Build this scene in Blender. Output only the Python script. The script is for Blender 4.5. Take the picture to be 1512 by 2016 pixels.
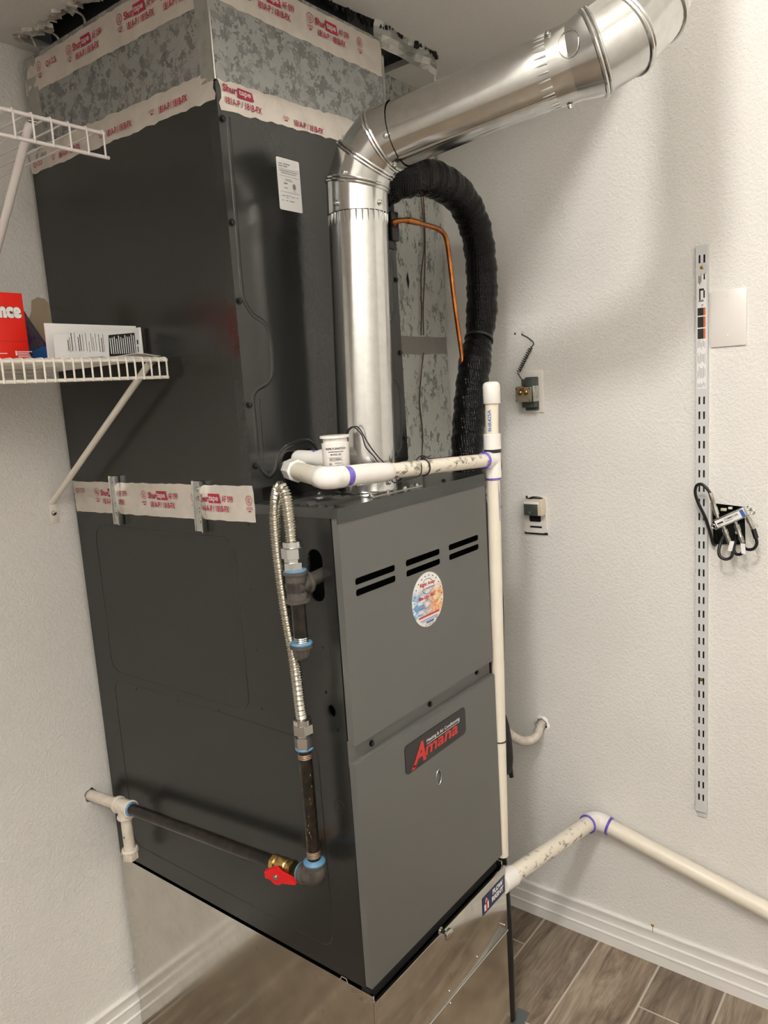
import bpy, bmesh, math, random
from mathutils import Matrix, Vector
random.seed(7)
for o in list(bpy.data.objects): bpy.data.objects.remove(o)
scene = bpy.context.scene
COL = scene.collection

# ------------------------------------------------------------------ camera
FPX = 1503.27
RM = Matrix(((0.61145083, -0.16304069, 0.77430331), (-0.78870348, -0.04663671, 0.61300231), (-0.06383336, -0.98551649, -0.15710682)))
CP = Vector((-0.8722, -0.7826, 1.4767))
cd = bpy.data.cameras.new('camera'); cam = bpy.data.objects.new('camera', cd); COL.objects.link(cam)
cd.sensor_fit = 'VERTICAL'; cd.sensor_height = 36; cd.lens = FPX / 2016 * 36; cd.clip_start = .02
X_, Y_, Z_ = RM.col[0], RM.col[1], RM.col[2]
cam.matrix_world = Matrix(((X_[0], -Y_[0], -Z_[0], CP[0]), (X_[1], -Y_[1], -Z_[1], CP[1]), (X_[2], -Y_[2], -Z_[2], CP[2]), (0, 0, 0, 1)))
scene.camera = cam
# ------------------------------------------------------------------ world, exposure
w = bpy.data.worlds.new('world'); scene.world = w; w.use_nodes = True
w.node_tree.nodes['Background'].inputs[0].default_value = (.5, .5, .5, 1)
w.node_tree.nodes['Background'].inputs[1].default_value = .02
vs = scene.view_settings
vs.view_transform = 'Standard'; vs.look = 'None'; vs.gamma = 1; vs.use_curve_mapping = False
vs.exposure = 0.0
LAMP = 200.0

# main measures (metres, floor at z = 0)
W, D, FB, FT = .4525, .755, .452, 1.300
XR, YB, YC, CEIL = .8737, .772, .188, 2.198
XL, YF, HI, SOF = -2.5, -2.3, 3.40, -.185
V = Vector

def ray(u, v): return RM @ V(((u - 756) / FPX, (v - 1008) / FPX, 1))
def hx(u, v, x): r = ray(u, v); return CP + r * ((x - CP.x) / r.x)
def hy(u, v, y): r = ray(u, v); return CP + r * ((y - CP.y) / r.y)
def hz(u, v, z): r = ray(u, v); return CP + r * ((z - CP.z) / r.z)

# ------------------------------------------------------------------ materials
class NT:
    def __init__(s, name):
        s.m = bpy.data.materials.new(name); s.m.use_nodes = True
        s.t = s.m.node_tree; s.b = s.t.nodes['Principled BSDF']; s._pos = None
    def n(s, ty, **kw):
        o = s.t.nodes.new(ty)
        for k, v in kw.items():
            if k.startswith('i_'): o.inputs[k[2:].replace('_', ' ')].default_value = v
            else: setattr(o, k, v)
        return o
    def l(s, a, b): s.t.links.new(a, b)
    def pos(s, scale=(1, 1, 1), obj=False, rot=(0, 0, 0)):
        if obj:
            c = s.n('ShaderNodeTexCoord'); out = c.outputs['Object']
        else:
            c = s.n('ShaderNodeNewGeometry'); out = c.outputs['Position']
        mp = s.n('ShaderNodeMapping'); s.l(out, mp.inputs[0]); mp.inputs['Scale'].default_value = scale; mp.inputs['Rotation'].default_value = rot
        return mp.outputs[0]
    def noise(s, vec, scale, detail=3, rough=.5, dist=0):
        o = s.n('ShaderNodeTexNoise'); s.l(vec, o.inputs['Vector']); o.inputs['Scale'].default_value = scale
        o.inputs['Detail'].default_value = detail; o.inputs['Roughness'].default_value = rough; o.inputs['Distortion'].default_value = dist
        return o.outputs[0]
    def ramp(s, fac, stops):
        o = s.n('ShaderNodeValToRGB'); s.l(fac, o.inputs[0]); e = o.color_ramp.elements
        while len(e) < len(stops): e.new(.5)
        for k, (p, c) in enumerate(stops):
            e[k].position = p; e[k].color = (*c, 1) if len(c) == 3 else c
        return o.outputs[0]
    def mix(s, fac, a, b):
        o = s.n('ShaderNodeMix', data_type='RGBA')
        for sock, v in ((o.inputs['Factor'], fac), (o.inputs['A'], a), (o.inputs['B'], b)):
            if isinstance(v, (float, int)): sock.default_value = v
            elif isinstance(v, tuple): sock.default_value = (*v, 1)
            else: s.l(v, sock)
        return o.outputs['Result']
    def bump(s, h, strength, dist=.001):
        o = s.n('ShaderNodeBump'); s.l(h, o.inputs['Height']); o.inputs['Strength'].default_value = strength; o.inputs['Distance'].default_value = dist
        s.l(o.outputs[0], s.b.inputs['Normal'])
    def rngf(s, h, lo, hi):
        o = s.n('ShaderNodeMapRange'); s.l(h, o.inputs[0]); o.inputs[3].default_value = lo; o.inputs[4].default_value = hi
        return o.outputs[0]

def G(v): return (v, v, v)
def simple(name, col, rough=.5, metal=0., bump=None, var=None, spec=None, coat=0):
    t = NT(name); b = t.b
    b.inputs['Base Color'].default_value = (*col, 1); b.inputs['Roughness'].default_value = rough; b.inputs['Metallic'].default_value = metal
    if spec is not None: b.inputs['Specular IOR Level'].default_value = spec
    if coat: b.inputs['Coat Weight'].default_value = coat; b.inputs['Coat Roughness'].default_value = .15
    if var or bump: p = t.pos()
    if var:   # (scale, second colour)
        n = t.noise(p, var[0], 4, .6); f = t.ramp(n, [(.4, G(0)), (.65, G(1))]); t.l(t.mix(f, col, var[1]), b.inputs['Base Color'])
    if bump: t.bump(t.noise(p, bump[0], 3), bump[1], bump[2] if len(bump) > 2 else .001)
    return t.m

M = {}
def wallmat(name, col, strength):
    t = NT(name); p = t.pos()
    n1 = t.noise(p, 135, 3, .55, .7); r = t.ramp(n1, [(.42, G(0)), (.60, G(1))])
    n2 = t.noise(p, 420, 2)
    ad = t.n('ShaderNodeMath', operation='MULTIPLY_ADD'); t.l(n2, ad.inputs[0]); ad.inputs[1].default_value = .25; t.l(r, ad.inputs[2])
    t.bump(ad.outputs[0], strength, .0016)
    big = t.noise(p, 3.0, 2)
    t.l(t.mix(t.ramp(big, [(.35, G(0)), (.7, G(1))]), col, tuple(c * .95 for c in col)), t.b.inputs['Base Color'])
    t.b.inputs['Roughness'].default_value = .55
    return t.m
M['wall'] = wallmat('wall_paint', (.755, .735, .70), .42)
M['ceiling'] = wallmat('ceiling_paint', (.72, .70, .665), .3)
M['trim'] = simple('trim_paint', (.76, .74, .71), .32, bump=(300, .08))
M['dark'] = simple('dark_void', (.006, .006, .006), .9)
M['raw_drywall'] = simple('torn_drywall', (.62, .58, .53), .9, var=(60, (.28, .25, .22)), bump=(220, .8, .003))

def spangle(name, lo, hi, scale, rough, metal=.85, stretch=(1, 1, 1), th=.46):
    t = NT(name); p = t.pos(stretch)
    nz = t.n('ShaderNodeTexNoise'); t.l(p, nz.inputs['Vector']); nz.inputs['Scale'].default_value = scale * 1.6; nz.inputs['Detail'].default_value = 2
    mx = t.n('ShaderNodeMix', data_type='RGBA', blend_type='LINEAR_LIGHT'); t.l(p, mx.inputs['A']); t.l(nz.outputs['Color'], mx.inputs['B']); mx.inputs['Factor'].default_value = .016
    v = t.n('ShaderNodeTexVoronoi'); t.l(mx.outputs['Result'], v.inputs['Vector']); v.inputs['Scale'].default_value = scale
    sp = t.n('ShaderNodeSeparateColor'); t.l(v.outputs['Color'], sp.inputs[0])
    c = t.ramp(sp.outputs[0], [(.0, lo), (th * .8, tuple(a * .55 + b * .45 for a, b in zip(lo, hi))), (th, hi), (1, hi)])
    t.l(c, t.b.inputs['Base Color']); t.b.inputs['Metallic'].default_value = metal
    t.l(t.rngf(sp.outputs[1], rough - .08, rough + .1), t.b.inputs['Roughness'])
    return t.m
M['galv_spangle'] = spangle('galvanized_spangle', (.175, .18, .175), (.36, .365, .355), 80, .46, .65)
M['galv_chase'] = spangle('galvanized_light_spangle', (.20, .21, .20), (.55, .56, .53), 95, .5, .6, (1, 1, .5), .24)
M['galv_strip'] = simple('galvanized_strip', (.42, .42, .39), .45, .7, var=(40, (.34, .34, .31)))

def flue_mat():
    t = NT('flue_steel'); p = t.pos()
    n = t.noise(p, 60, 4, .6); n2 = t.noise(p, 9, 2)
    t.l(t.mix(t.ramp(n, [(.35, G(0)), (.7, G(1))]), (.62, .62, .605), (.55, .55, .535)), t.b.inputs['Base Color'])
    t.b.inputs['Metallic'].default_value = 1
    t.l(t.rngf(n, .12, .21), t.b.inputs['Roughness'])
    t.bump(n2, .10, .004)
    return t.m
M['flue'] = flue_mat()
def plenum_mat():
    t = NT('plenum_steel'); p = t.pos()
    n = t.noise(p, 14, 5, .65); st = t.noise(t.pos((60, 60, 18)), 1.6, 3, .7)
    dirt = t.ramp(st, [(.62, G(0)), (.76, G(1))])
    base = t.mix(t.ramp(n, [(.3, G(0)), (.75, G(1))]), (.66, .64, .585), (.54, .52, .47))
    t.l(t.mix(t.rngf(dirt, 0, .45), base, (.28, .26, .22)), t.b.inputs['Base Color'])
    t.b.inputs['Metallic'].default_value = 1
    t.l(t.rngf(n, .07, .20), t.b.inputs['Roughness'])
    t.bump(t.noise(p, 5, 2), .12, .006)
    return t.m
M['plenum'] = plenum_mat()
def powder(name, col, rough, bs, spec=.5, scale=260):
    t = NT(name); p = t.pos()
    t.b.inputs['Base Color'].default_value = (*col, 1)
    n = t.noise(p, scale, 2); t.bump(n, bs, .0008)
    t.l(t.rngf(t.noise(p, 4, 3), rough - .04, rough + .06), t.b.inputs['Roughness'])
    t.b.inputs['Specular IOR Level'].default_value = spec
    return t.m
M['charcoal'] = powder('charcoal_paint', (.019, .020, .0185), .13, .12)
M['charcoal_side'] = powder('charcoal_side_paint', (.0155, .016, .0145), .24, .14)
M['grey_door'] = powder('grey_door_paint', (.108, .108, .100), .40, .08)
M['grey_top'] = powder('grey_top_paint', (.040, .042, .039), .2, .1)
M['black'] = simple('black_plastic', (.008, .008, .008), .35)
M['black_screw'] = simple('black_screw', (.01, .01, .01), .25, .3)
M['zinc'] = simple('zinc_screw', (.62, .63, .62), .22, 1)
M['steel'] = simple('bright_steel', (.62, .62, .58), .2, 1, var=(90, (.4, .4, .37)))
def foil():
    t = NT('foil_tape'); p = t.pos((1, 1, 1))
    n = t.noise(p, 22, 4, .6, .4); t.bump(n, .3, .004)
    t.l(t.mix(t.ramp(n, [(.35, G(0)), (.7, G(1))]), (.70, .65, .59), (.60, .55, .50)), t.b.inputs['Base Color'])
    t.b.inputs['Metallic'].default_value = .55; t.b.inputs['Roughness'].default_value = .34
    return t.m
M['foil'] = foil()
M['print_red'] = simple('crimson_print', (.36, .008, .045), .45)
M['print_black'] = simple('black_print', (.015, .015, .015), .5)
M['print_grey'] = simple('grey_print', (.22, .22, .22), .5)
M['print_blue'] = simple('blue_print', (.03, .12, .4), .5)
M['print_navy'] = simple('navy_print', (.012, .015, .07), .4)
M['print_white'] = simple('white_print', (.8, .8, .78), .5)
M['badge_red'] = simple('badge_red', (.52, .018, .014), .35)
M['badge_black'] = simple('badge_black', (.010, .009, .009), .3)
M['paper'] = simple('white_paper', (.78, .77, .76), .6)
M['pvc'] = simple('white_pvc', (.80, .78, .74), .22, var=(8, (.74, .70, .66)))
def oldpvc(name, amount):
    t = NT(name); p = t.pos((1, 1, 1.6))
    n = t.noise(p, 42, 6, .68, .15); d = t.ramp(n, [(.60 - amount, G(0)), (.70 - amount, G(1))])
    y = t.noise(p, 12, 3)
    base = t.mix(y, (.76, .71, .61), (.69, .63, .52))
    t.l(t.mix(d, base, (.13, .10, .07)), t.b.inputs['Base Color']); t.b.inputs['Roughness'].default_value = .38
    return t.m
M['pvc_aged'] = oldpvc('aged_pvc', -.16)
M['pvc_dirty'] = oldpvc('mould_stained_pvc', .085)
M['pvc_mid'] = oldpvc('smudged_pvc', -.03)
M['pvc_stub'] = oldpvc('streaked_pvc', .05)
M['purple'] = simple('purple_primer', (.10, .06, .42), .3, var=(40, (.2, .15, .55)))
M['beige_pipe'] = simple('beige_painted_pipe', (.60, .53, .43), .45, var=(25, (.70, .64, .55)), bump=(90, .3, .002))
M['black_pipe'] = simple('black_iron_pipe', (.007, .0065, .006), .28, .3, var=(70, (.030, .021, .013)), bump=(120, .25, .001))
M['iron'] = simple('malleable_iron', (.10, .09, .08), .42, .5, bump=(300, .5, .0008))
M['dope'] = simple('blue_pipe_dope', (.085, .215, .35), .4, bump=(200, .6, .002))
M['brass'] = simple('brass', (.62, .44, .16), .28, 1, var=(60, (.42, .28, .1)))
M['thread'] = simple('rusty_thread', (.26, .19, .13), .4, .7)
M['rust_dark'] = simple('dark_rust', (.16, .085, .03), .6)
M['red_plastic'] = simple('red_vinyl', (.62, .012, .015), .3)
M['flex'] = simple('stainless_flex', (.58, .555, .49), .24, 1)
M['copper'] = simple('copper', (.52, .19, .055), .3, 1, var=(30, (.30, .10, .03)))
def sleeve():
    t = NT('black_vinyl_sleeve'); t.b.inputs['Base Color'].default_value = (.004, .004, .004, 1); t.b.inputs['Roughness'].default_value = .17; t.b.inputs['Specular IOR Level'].default_value = .16
    p = t.pos((1, 1, 1))
    wv = t.n('ShaderNodeTexWave', wave_type='BANDS', bands_direction='Z'); t.l(p, wv.inputs[0]); wv.inputs['Scale'].default_value = 85
    wv2 = t.n('ShaderNodeTexWave', wave_type='BANDS', bands_direction='DIAGONAL'); t.l(t.pos((1, -1, 0)), wv2.inputs[0]); wv2.inputs['Scale'].default_value = 85
    mx = t.n('ShaderNodeMath', operation='MAXIMUM'); t.l(wv.outputs[1], mx.inputs[0]); t.l(wv2.outputs[1], mx.inputs[1])
    n = t.noise(p, 34, 3, .6, 1)
    ad = t.n('ShaderNodeMath', operation='MULTIPLY_ADD'); t.l(n, ad.inputs[0]); ad.inputs[1].default_value = 4.; t.l(mx.outputs[0], ad.inputs[2])
    t.bump(ad.outputs[0], .55, .0016)
    return t.m
M['sleeve'] = sleeve()
M['foam'] = simple('black_foam', (.007, .0065, .006), .75, bump=(150, .4, .002))
M['wire_black'] = simple('black_wire', (.006, .006, .006), .4)
M['wire_brown'] = simple('brown_wire', (.085, .04, .025), .45)
M['wire_shelf'] = simple('white_vinyl_wire', (.76, .72, .64), .35)
M['wire_shelf_b'] = simple('white_vinyl_wire_cool', (.70, .66, .64), .35)
M['strip'] = simple('white_epoxy_steel', (.60, .60, .60), .35)
M['plate'] = simple('white_cover_plate', (.74, .70, .66), .3)
M['grey_conduit'] = simple('grey_flex_conduit', (.52, .47, .40), .5, .2, var=(50, (.64, .6, .53)))
M['grey_plastic'] = simple('grey_green_plastic', (.06, .07, .06), .5)
M['ivory'] = simple('ivory_plastic', (.62, .55, .42), .4)
M['duct_tape'] = simple('grey_duct_tape', (.20, .19, .175), .42, bump=(60, .4, .003))
M['carton'] = simple('kraft_carton', (.30, .235, .155), .75)
M['carton_white'] = simple('carton_white', (.52, .52, .53), .6)
M['red_box'] = simple('red_carton', (.80, .018, .008), .4)
M['orange'] = simple('orange_label', (.62, .12, .02), .5)
M['glass'] = simple('peephole_glass', (.16, .165, .165), .05, .1)
def purplepack():
    t = NT('purple_package_print'); p = t.pos()
    n = t.noise(p, 40, 3, .6, 1.5)
    t.l(t.ramp(n, [(.3, (.008, .006, .02)), (.42, (.035, .01, .06)), (.5, (.09, .06, .10)), (.56, (.05, .035, .01)), (.66, (.01, .06, .22))]), t.b.inputs['Base Color'])
    t.b.inputs['Roughness'].default_value = .35
    return t.m
M['purple_pack'] = purplepack()
M['pack_blue'] = simple('package_blue', (.015, .10, .33), .35)
def ovalmat():
    t = NT('oval_sticker_print'); p = t.pos()
    sx = t.n('ShaderNodeSeparateXYZ'); t.l(p, sx.inputs[0])
    n = t.noise(t.pos((30, 1, 55)), 1, 4, .6, 2.)
    blue = t.ramp(n, [(.35, (.06, .16, .42)), (.5, (.25, .42, .60)), (.62, (.72, .76, .74))])
    warm = t.ramp(n, [(.33, (.62, .16, .10)), (.47, (.75, .42, .18)), (.6, (.78, .72, .58))])
    fx = t.n('ShaderNodeMapRange'); t.l(sx.outputs[0], fx.inputs[0]); fx.inputs[1].default_value = .205; fx.inputs[2].default_value = .25
    fl = t.mix(fx.outputs[0], blue, warm)
    fz = t.n('ShaderNodeMapRange'); t.l(sx.outputs[2], fz.inputs[0]); fz.inputs[1].default_value = 1.105; fz.inputs[2].default_value = 1.122
    fb = t.n('ShaderNodeMapRange'); t.l(sx.outputs[2], fb.inputs[0]); fb.inputs[1].default_value = 1.070; fb.inputs[2].default_value = 1.064
    mx = t.n('ShaderNodeMath', operation='MAXIMUM'); t.l(fz.outputs[0], mx.inputs[0]); t.l(fb.outputs[0], mx.inputs[1])
    t.l(t.mix(mx.outputs[0], fl, (.78, .76, .70)), t.b.inputs['Base Color']); t.b.inputs['Roughness'].default_value = .4
    return t.m
M['oval'] = ovalmat()
def woodtile():
    t = NT('wood_look_tile')
    oi = t.n('ShaderNodeObjectInfo'); g = t.n('ShaderNodeNewGeometry')
    off = t.n('ShaderNodeVectorMath', operation='SCALE'); cmb = t.n('ShaderNodeCombineXYZ')
    t.l(oi.outputs['Random'], cmb.inputs[0]); t.l(oi.outputs['Random'], cmb.inputs[1]); t.l(cmb.outputs[0], off.inputs[0]); off.inputs['Scale'].default_value = 37
    ad = t.n('ShaderNodeVectorMath', operation='ADD'); t.l(g.outputs['Position'], ad.inputs[0]); t.l(off.outputs[0], ad.inputs[1])
    mp = t.n('ShaderNodeMapping'); t.l(ad.outputs[0], mp.inputs[0]); mp.inputs['Scale'].default_value = (2.2, 9, 1)
    n = t.noise(mp.outputs[0], 1.6, 6, .62, 2.2)
    mp2 = t.n('ShaderNodeMapping'); t.l(ad.outputs[0], mp2.inputs[0]); mp2.inputs['Scale'].default_value = (7, 120, 1)
    n2 = t.noise(mp2.outputs[0], 1.2, 4, .6, .6)
    c = t.ramp(n, [(.26, (.10, .070, .048)), (.42, (.205, .152, .107)), (.55, (.285, .222, .162)), (.72, (.38, .31, .235))])
    c2 = t.ramp(n2, [(.35, G(.62)), (.6, G(1.0))])
    mu = t.n('ShaderNodeMix', data_type='RGBA', blend_type='MULTIPLY'); mu.inputs['Factor'].default_value = .8; t.l(c, mu.inputs['A']); t.l(c2, mu.inputs['B'])
    hv = t.n('ShaderNodeHueSaturation'); t.l(mu.outputs['Result'], hv.inputs['Color']); t.l(t.rngf(oi.outputs['Random'], .82, 1.18), hv.inputs['Value'])
    t.l(hv.outputs[0], t.b.inputs['Base Color']); t.b.inputs['Roughness'].default_value = .42
    t.bump(n2, .12, .001)
    return t.m
M['tile'] = woodtile()
M['grout'] = simple('grout', (.50, .45, .385), .85, bump=(400, .3))
e = NT('lamp_diffuser'); e.b.inputs['Emission Color'].default_value = (1, .972, .93, 1); e.b.inputs['Emission Strength'].default_value = LAMP
e.b.inputs['Base Color'].default_value = (.8, .8, .8, 1); M['lamp'] = e.m
e = NT('fill_diffuser'); e.b.inputs['Emission Color'].default_value = (1, .972, .93, 1); e.b.inputs['Emission Strength'].default_value = LAMP * .21; M['fill_tube'] = e.m  # glow of the added fill fixture

# ------------------------------------------------------------------ mesh builder
def frame(o, x, y):
    x = V(x).normalized(); y = V(y).normalized(); z = x.cross(y)
    return Matrix(((x[0], y[0], z[0], o[0]), (x[1], y[1], z[1], o[1]), (x[2], y[2], z[2], o[2]), (0, 0, 0, 1)))
def FS(x, y=0, z=0): return frame((x, y, z), (0, -1, 0), (0, 0, 1))     # faces -x
def FF(y, x=0, z=0): return frame((x, y, z), (1, 0, 0), (0, 0, 1))      # faces -y
def FT_(z, x=0, y=0): return frame((x, y, z), (1, 0, 0), (0, 1, 0))     # faces up
I4 = Matrix.Identity(4)
def catmull(pts, n=8):
    pts = [V(p) for p in pts]; out = []
    P = [pts[0] * 2 - pts[1]] + pts + [pts[-1] * 2 - pts[-2]]
    for i in range(1, len(P) - 2):
        a, b, c, d = P[i - 1:i + 3]
        for k in range(n):
            t = k / n
            out.append(.5 * ((2 * b) + (c - a) * t + (2 * a - 5 * b + 4 * c - d) * t * t + (3 * b - a - 3 * c + d) * t ** 3))
    out.append(pts[-1]); return out
def resample(pts, step):
    out = [pts[0].copy()]; acc = 0
    for a, b in zip(pts, pts[1:]):
        L = (b - a).length
        if L < 1e-9: continue
        t = step - acc
        while t <= L: out.append(a + (b - a) * (t / L)); t += step
        acc = (acc + L) % step
    return out
class MB:
    def __init__(s): s.v = []; s.f = []; s.mi = []; s.units = []
    def add(s, vs, fs, m=0):
        o = len(s.v); s.v += [V(p) for p in vs]; s.f += [tuple(o + i for i in f) for f in fs]; s.mi += [m] * len(fs); return s
    def mesh(s, me, mat=I4, m=0):
        s.add([mat @ p.co for p in me.vertices], [tuple(p.vertices) for p in me.polygons], m); return s
    def box(s, a, b, m=0, bev=0, mat=I4):
        bm = bmesh.new(); bmesh.ops.create_cube(bm, size=1)
        for p in bm.verts: p.co = V([(a[i] + b[i]) / 2 + p.co[i] * (b[i] - a[i]) for i in range(3)])
        if bev: bmesh.ops.bevel(bm, geom=list(bm.edges), offset=bev, segments=2, profile=.5, affect='EDGES')
        bm.verts.index_update(); s.add([mat @ p.co for p in bm.verts], [[q.index for q in f.verts] for f in bm.faces], m); bm.free(); return s
    def tube(s, pts, r, n=12, m=0, cap=True):
        pts = [V(p) for p in pts]; k = len(pts); rr = r if hasattr(r, '__len__') else [r] * k
        T = [(pts[min(i + 1, k - 1)] - pts[max(i - 1, 0)]).normalized() for i in range(k)]
        u = T[0].orthogonal().normalized(); vs = []
        for i in range(k):
            u = (u - T[i] * u.dot(T[i])).normalized(); w_ = T[i].cross(u)
            for j in range(n):
                a = 2 * math.pi * j / n; vs.append(pts[i] + (u * math.cos(a) + w_ * math.sin(a)) * rr[i])
        fs = [(i * n + j, i * n + (j + 1) % n, (i + 1) * n + (j + 1) % n, (i + 1) * n + j) for i in range(k - 1) for j in range(n)]
        if cap: fs += [tuple(reversed(range(n))), tuple(range((k - 1) * n, k * n))]
        return s.add(vs, fs, m)
    def lathe(s, p0, p1, prof, n=24, m=0, cap=True, a0=0):       # prof: (distance along p0->p1 in metres, radius)
        p0 = V(p0); d = (V(p1) - p0).normalized(); u = d.orthogonal().normalized(); w_ = d.cross(u); vs = []
        for t, r in prof:
            for j in range(n):
                a = a0 + 2 * math.pi * j / n; vs.append(p0 + d * t + (u * math.cos(a) + w_ * math.sin(a)) * max(r, 1e-5))
        k = len(prof); fs = [(i * n + j, i * n + (j + 1) % n, (i + 1) * n + (j + 1) % n, (i + 1) * n + j) for i in range(k - 1) for j in range(n)]
        if cap: fs += [tuple(reversed(range(n))), tuple(range((k - 1) * n, k * n))]
        return s.add(vs, fs, m)
    def cyl(s, p0, p1, r, n=24, m=0, bev=.0008, a0=0):
        L = (V(p1) - V(p0)).length; b = min(bev, L * .3, r * .4)
        return s.lathe(p0, p1, [(0, r - b), (b, r), (L - b, r), (L, r - b)], n, m, True, a0)
    def plate(s, outer, holes, th, mat, m=0):
        return s.mesh(plate_mesh(outer, holes, th), mat, m)
    def screw(s, p, d, r=.004, h=.003, n=6, m=0):
        p = V(p); d = V(d).normalized()
        s.lathe(p, p + d, [(0, r * 1.45), (h * .3, r * 1.45), (h * .35, r), (h * .9, r), (h, r * .8)], 12 if n > 6 else n * 2, m); return s
    def build(s, name, mats, parent=None, smooth=True, ang=40):
        me = bpy.data.meshes.new(name); me.from_pydata([tuple(p) for p in s.v], [], s.f); me.update()
        for k in (mats if isinstance(mats, (list, tuple)) else [mats]): me.materials.append(M[k])
        me.polygons.foreach_set('material_index', s.mi)
        bm = bmesh.new(); bm.from_mesh(me); bmesh.ops.recalc_face_normals(bm, faces=bm.faces); bm.to_mesh(me); bm.free()
        if smooth:
            me.polygons.foreach_set('use_smooth', [True] * len(me.polygons)); me.set_sharp_from_angle(angle=math.radians(ang))
        o = bpy.data.objects.new(name, me); COL.objects.link(o)
        if parent: o.parent = parent; o.matrix_parent_inverse = parent.matrix_world.inverted() if False else Matrix.Translation(-V(parent.location))
        return o
def curve_to_mesh(cu):
    ob = bpy.data.objects.new('tmp', cu); COL.objects.link(ob)
    dg = bpy.context.evaluated_depsgraph_get(); dg.update()
    me = bpy.data.meshes.new_from_object(ob.evaluated_get(dg)); bpy.data.objects.remove(ob); bpy.data.curves.remove(cu); return me
def plate_mesh(outer, holes, th):
    cu = bpy.data.curves.new('tmp', 'CURVE'); cu.dimensions = '2D'; cu.fill_mode = 'BOTH'; cu.extrude = th / 2
    for poly in [outer] + list(holes):
        sp = cu.splines.new('POLY'); sp.points.add(len(poly) - 1); sp.use_cyclic_u = True
        for q, (x, y) in zip(sp.points, poly): q.co = (x, y, 0, 1)
    me = curve_to_mesh(cu)
    for p in me.vertices: p.co.z -= th / 2
    return me
def rect(x0, y0, x1, y1, r=0, n=4):
    if r <= 0: return [(x0, y0), (x1, y0), (x1, y1), (x0, y1)]
    out = []
    for cx, cy, a in ((x1 - r, y0 + r, -90), (x1 - r, y1 - r, 0), (x0 + r, y1 - r, 90), (x0 + r, y0 + r, 180)):
        for k in range(n + 1):
            t = math.radians(a + 90 * k / n); out.append((cx + r * math.cos(t), cy + r * math.sin(t)))
    return out
def ell(cx, cy, rx, ry, n=24): return [(cx + rx * math.cos(2 * math.pi * k / n), cy + ry * math.sin(2 * math.pi * k / n)) for k in range(n)]
def text(mb, s, x, y, w_, h, mat, m=0, bold=.0, shear=0, z=0, flip=1):
    """flat lettering fitted to a w_ x h box whose lower left corner is (x, y) in the plane of mat"""
    cu = bpy.data.curves.new('tmp', 'FONT'); cu.body = s; cu.resolution_u = 3; cu.shear = shear; cu.offset = bold; cu.fill_mode = 'FRONT'
    me = curve_to_mesh(cu)
    xs = [p.co.x for p in me.vertices]; ys = [p.co.y for p in me.vertices]
    x0, x1, y0, y1 = min(xs), max(xs), min(ys), max(ys)
    vs = [mat @ V((x + (p.co.x - x0) / (x1 - x0) * w_, y + (p.co.y - y0) / (y1 - y0) * h, z)) for p in me.vertices]
    mb.add(vs, [tuple(p.vertices) for p in me.polygons], m); bpy.data.meshes.remove(me)
def flat(mb, poly, mat, m=0, z=0): mb.add([mat @ V((x, y, z)) for x, y in poly], [tuple(range(len(poly)))], m)
def bar(mb, x, y, w_, h, mat, m=0, z=0): flat(mb, rect(x, y, x + w_, y + h), mat, m, z)
def tag(o, label, cat, group=None, kind=None):
    if label: o['label'] = label
    if cat: o['category'] = cat
    if group: o['group'] = group
    if kind: o['kind'] = kind
    return o
def thing(name, loc, label, cat, group=None):
    o = bpy.data.objects.new(name, None); o.location = loc; COL.objects.link(o); o.empty_display_size = .05
    return tag(o, label, cat, group)
def struct(o): o['kind'] = 'structure'; return o
def miter(path, r, n=28):
    """rings of a gored sheet-metal elbow: one ring per joint, cut on the bisecting plane"""
    path = [V(p) for p in path]; k = len(path); T = []
    for i in range(k):
        a = (path[i] - path[i - 1]).normalized() if i else None
        b = (path[i + 1] - path[i]).normalized() if i < k - 1 else None
        T.append((a or b, b or a))
    u = T[0][0].orthogonal().normalized(); rings = []
    rr = r if hasattr(r, '__len__') else [r] * k
    for i in range(k):
        d = T[i][0]; u = (u - d * u.dot(d)).normalized(); w_ = d.cross(u); nb = (T[i][0] + T[i][1]).normalized()
        ring = []
        for j in range(n):
            a = 2 * math.pi * j / n; q = (u * math.cos(a) + w_ * math.sin(a)) * rr[i]
            ring.append(path[i] + q - d * (q.dot(nb) / d.dot(nb)))
        rings.append(ring)
        u = u - T[i][1] * u.dot(T[i][1])
    return rings
def skin(mb, A, B, m=0):
    n = len(A); mb.add(A + B, [(j, (j + 1) % n, n + (j + 1) % n, n + j) for j in range(n)], m)
def ringtube(mb, ring, r, m=0, n=8):
    k = len(ring); c = sum(ring, V()) / k; vs = []
    for i in range(k):
        t = (ring[(i + 1) % k] - ring[i - 1]).normalized(); u = (ring[i] - c); u = (u - t * u.dot(t)).normalized(); w_ = t.cross(u)
        for j in range(n):
            a = 2 * math.pi * j / n; vs.append(ring[i] + (u * math.cos(a) + w_ * math.sin(a)) * r)
    mb.add(vs, [(i * n + j, i * n + (j + 1) % n, ((i + 1) % k) * n + (j + 1) % n, ((i + 1) % k) * n + j) for i in range(k) for j in range(n)], m)

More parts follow.
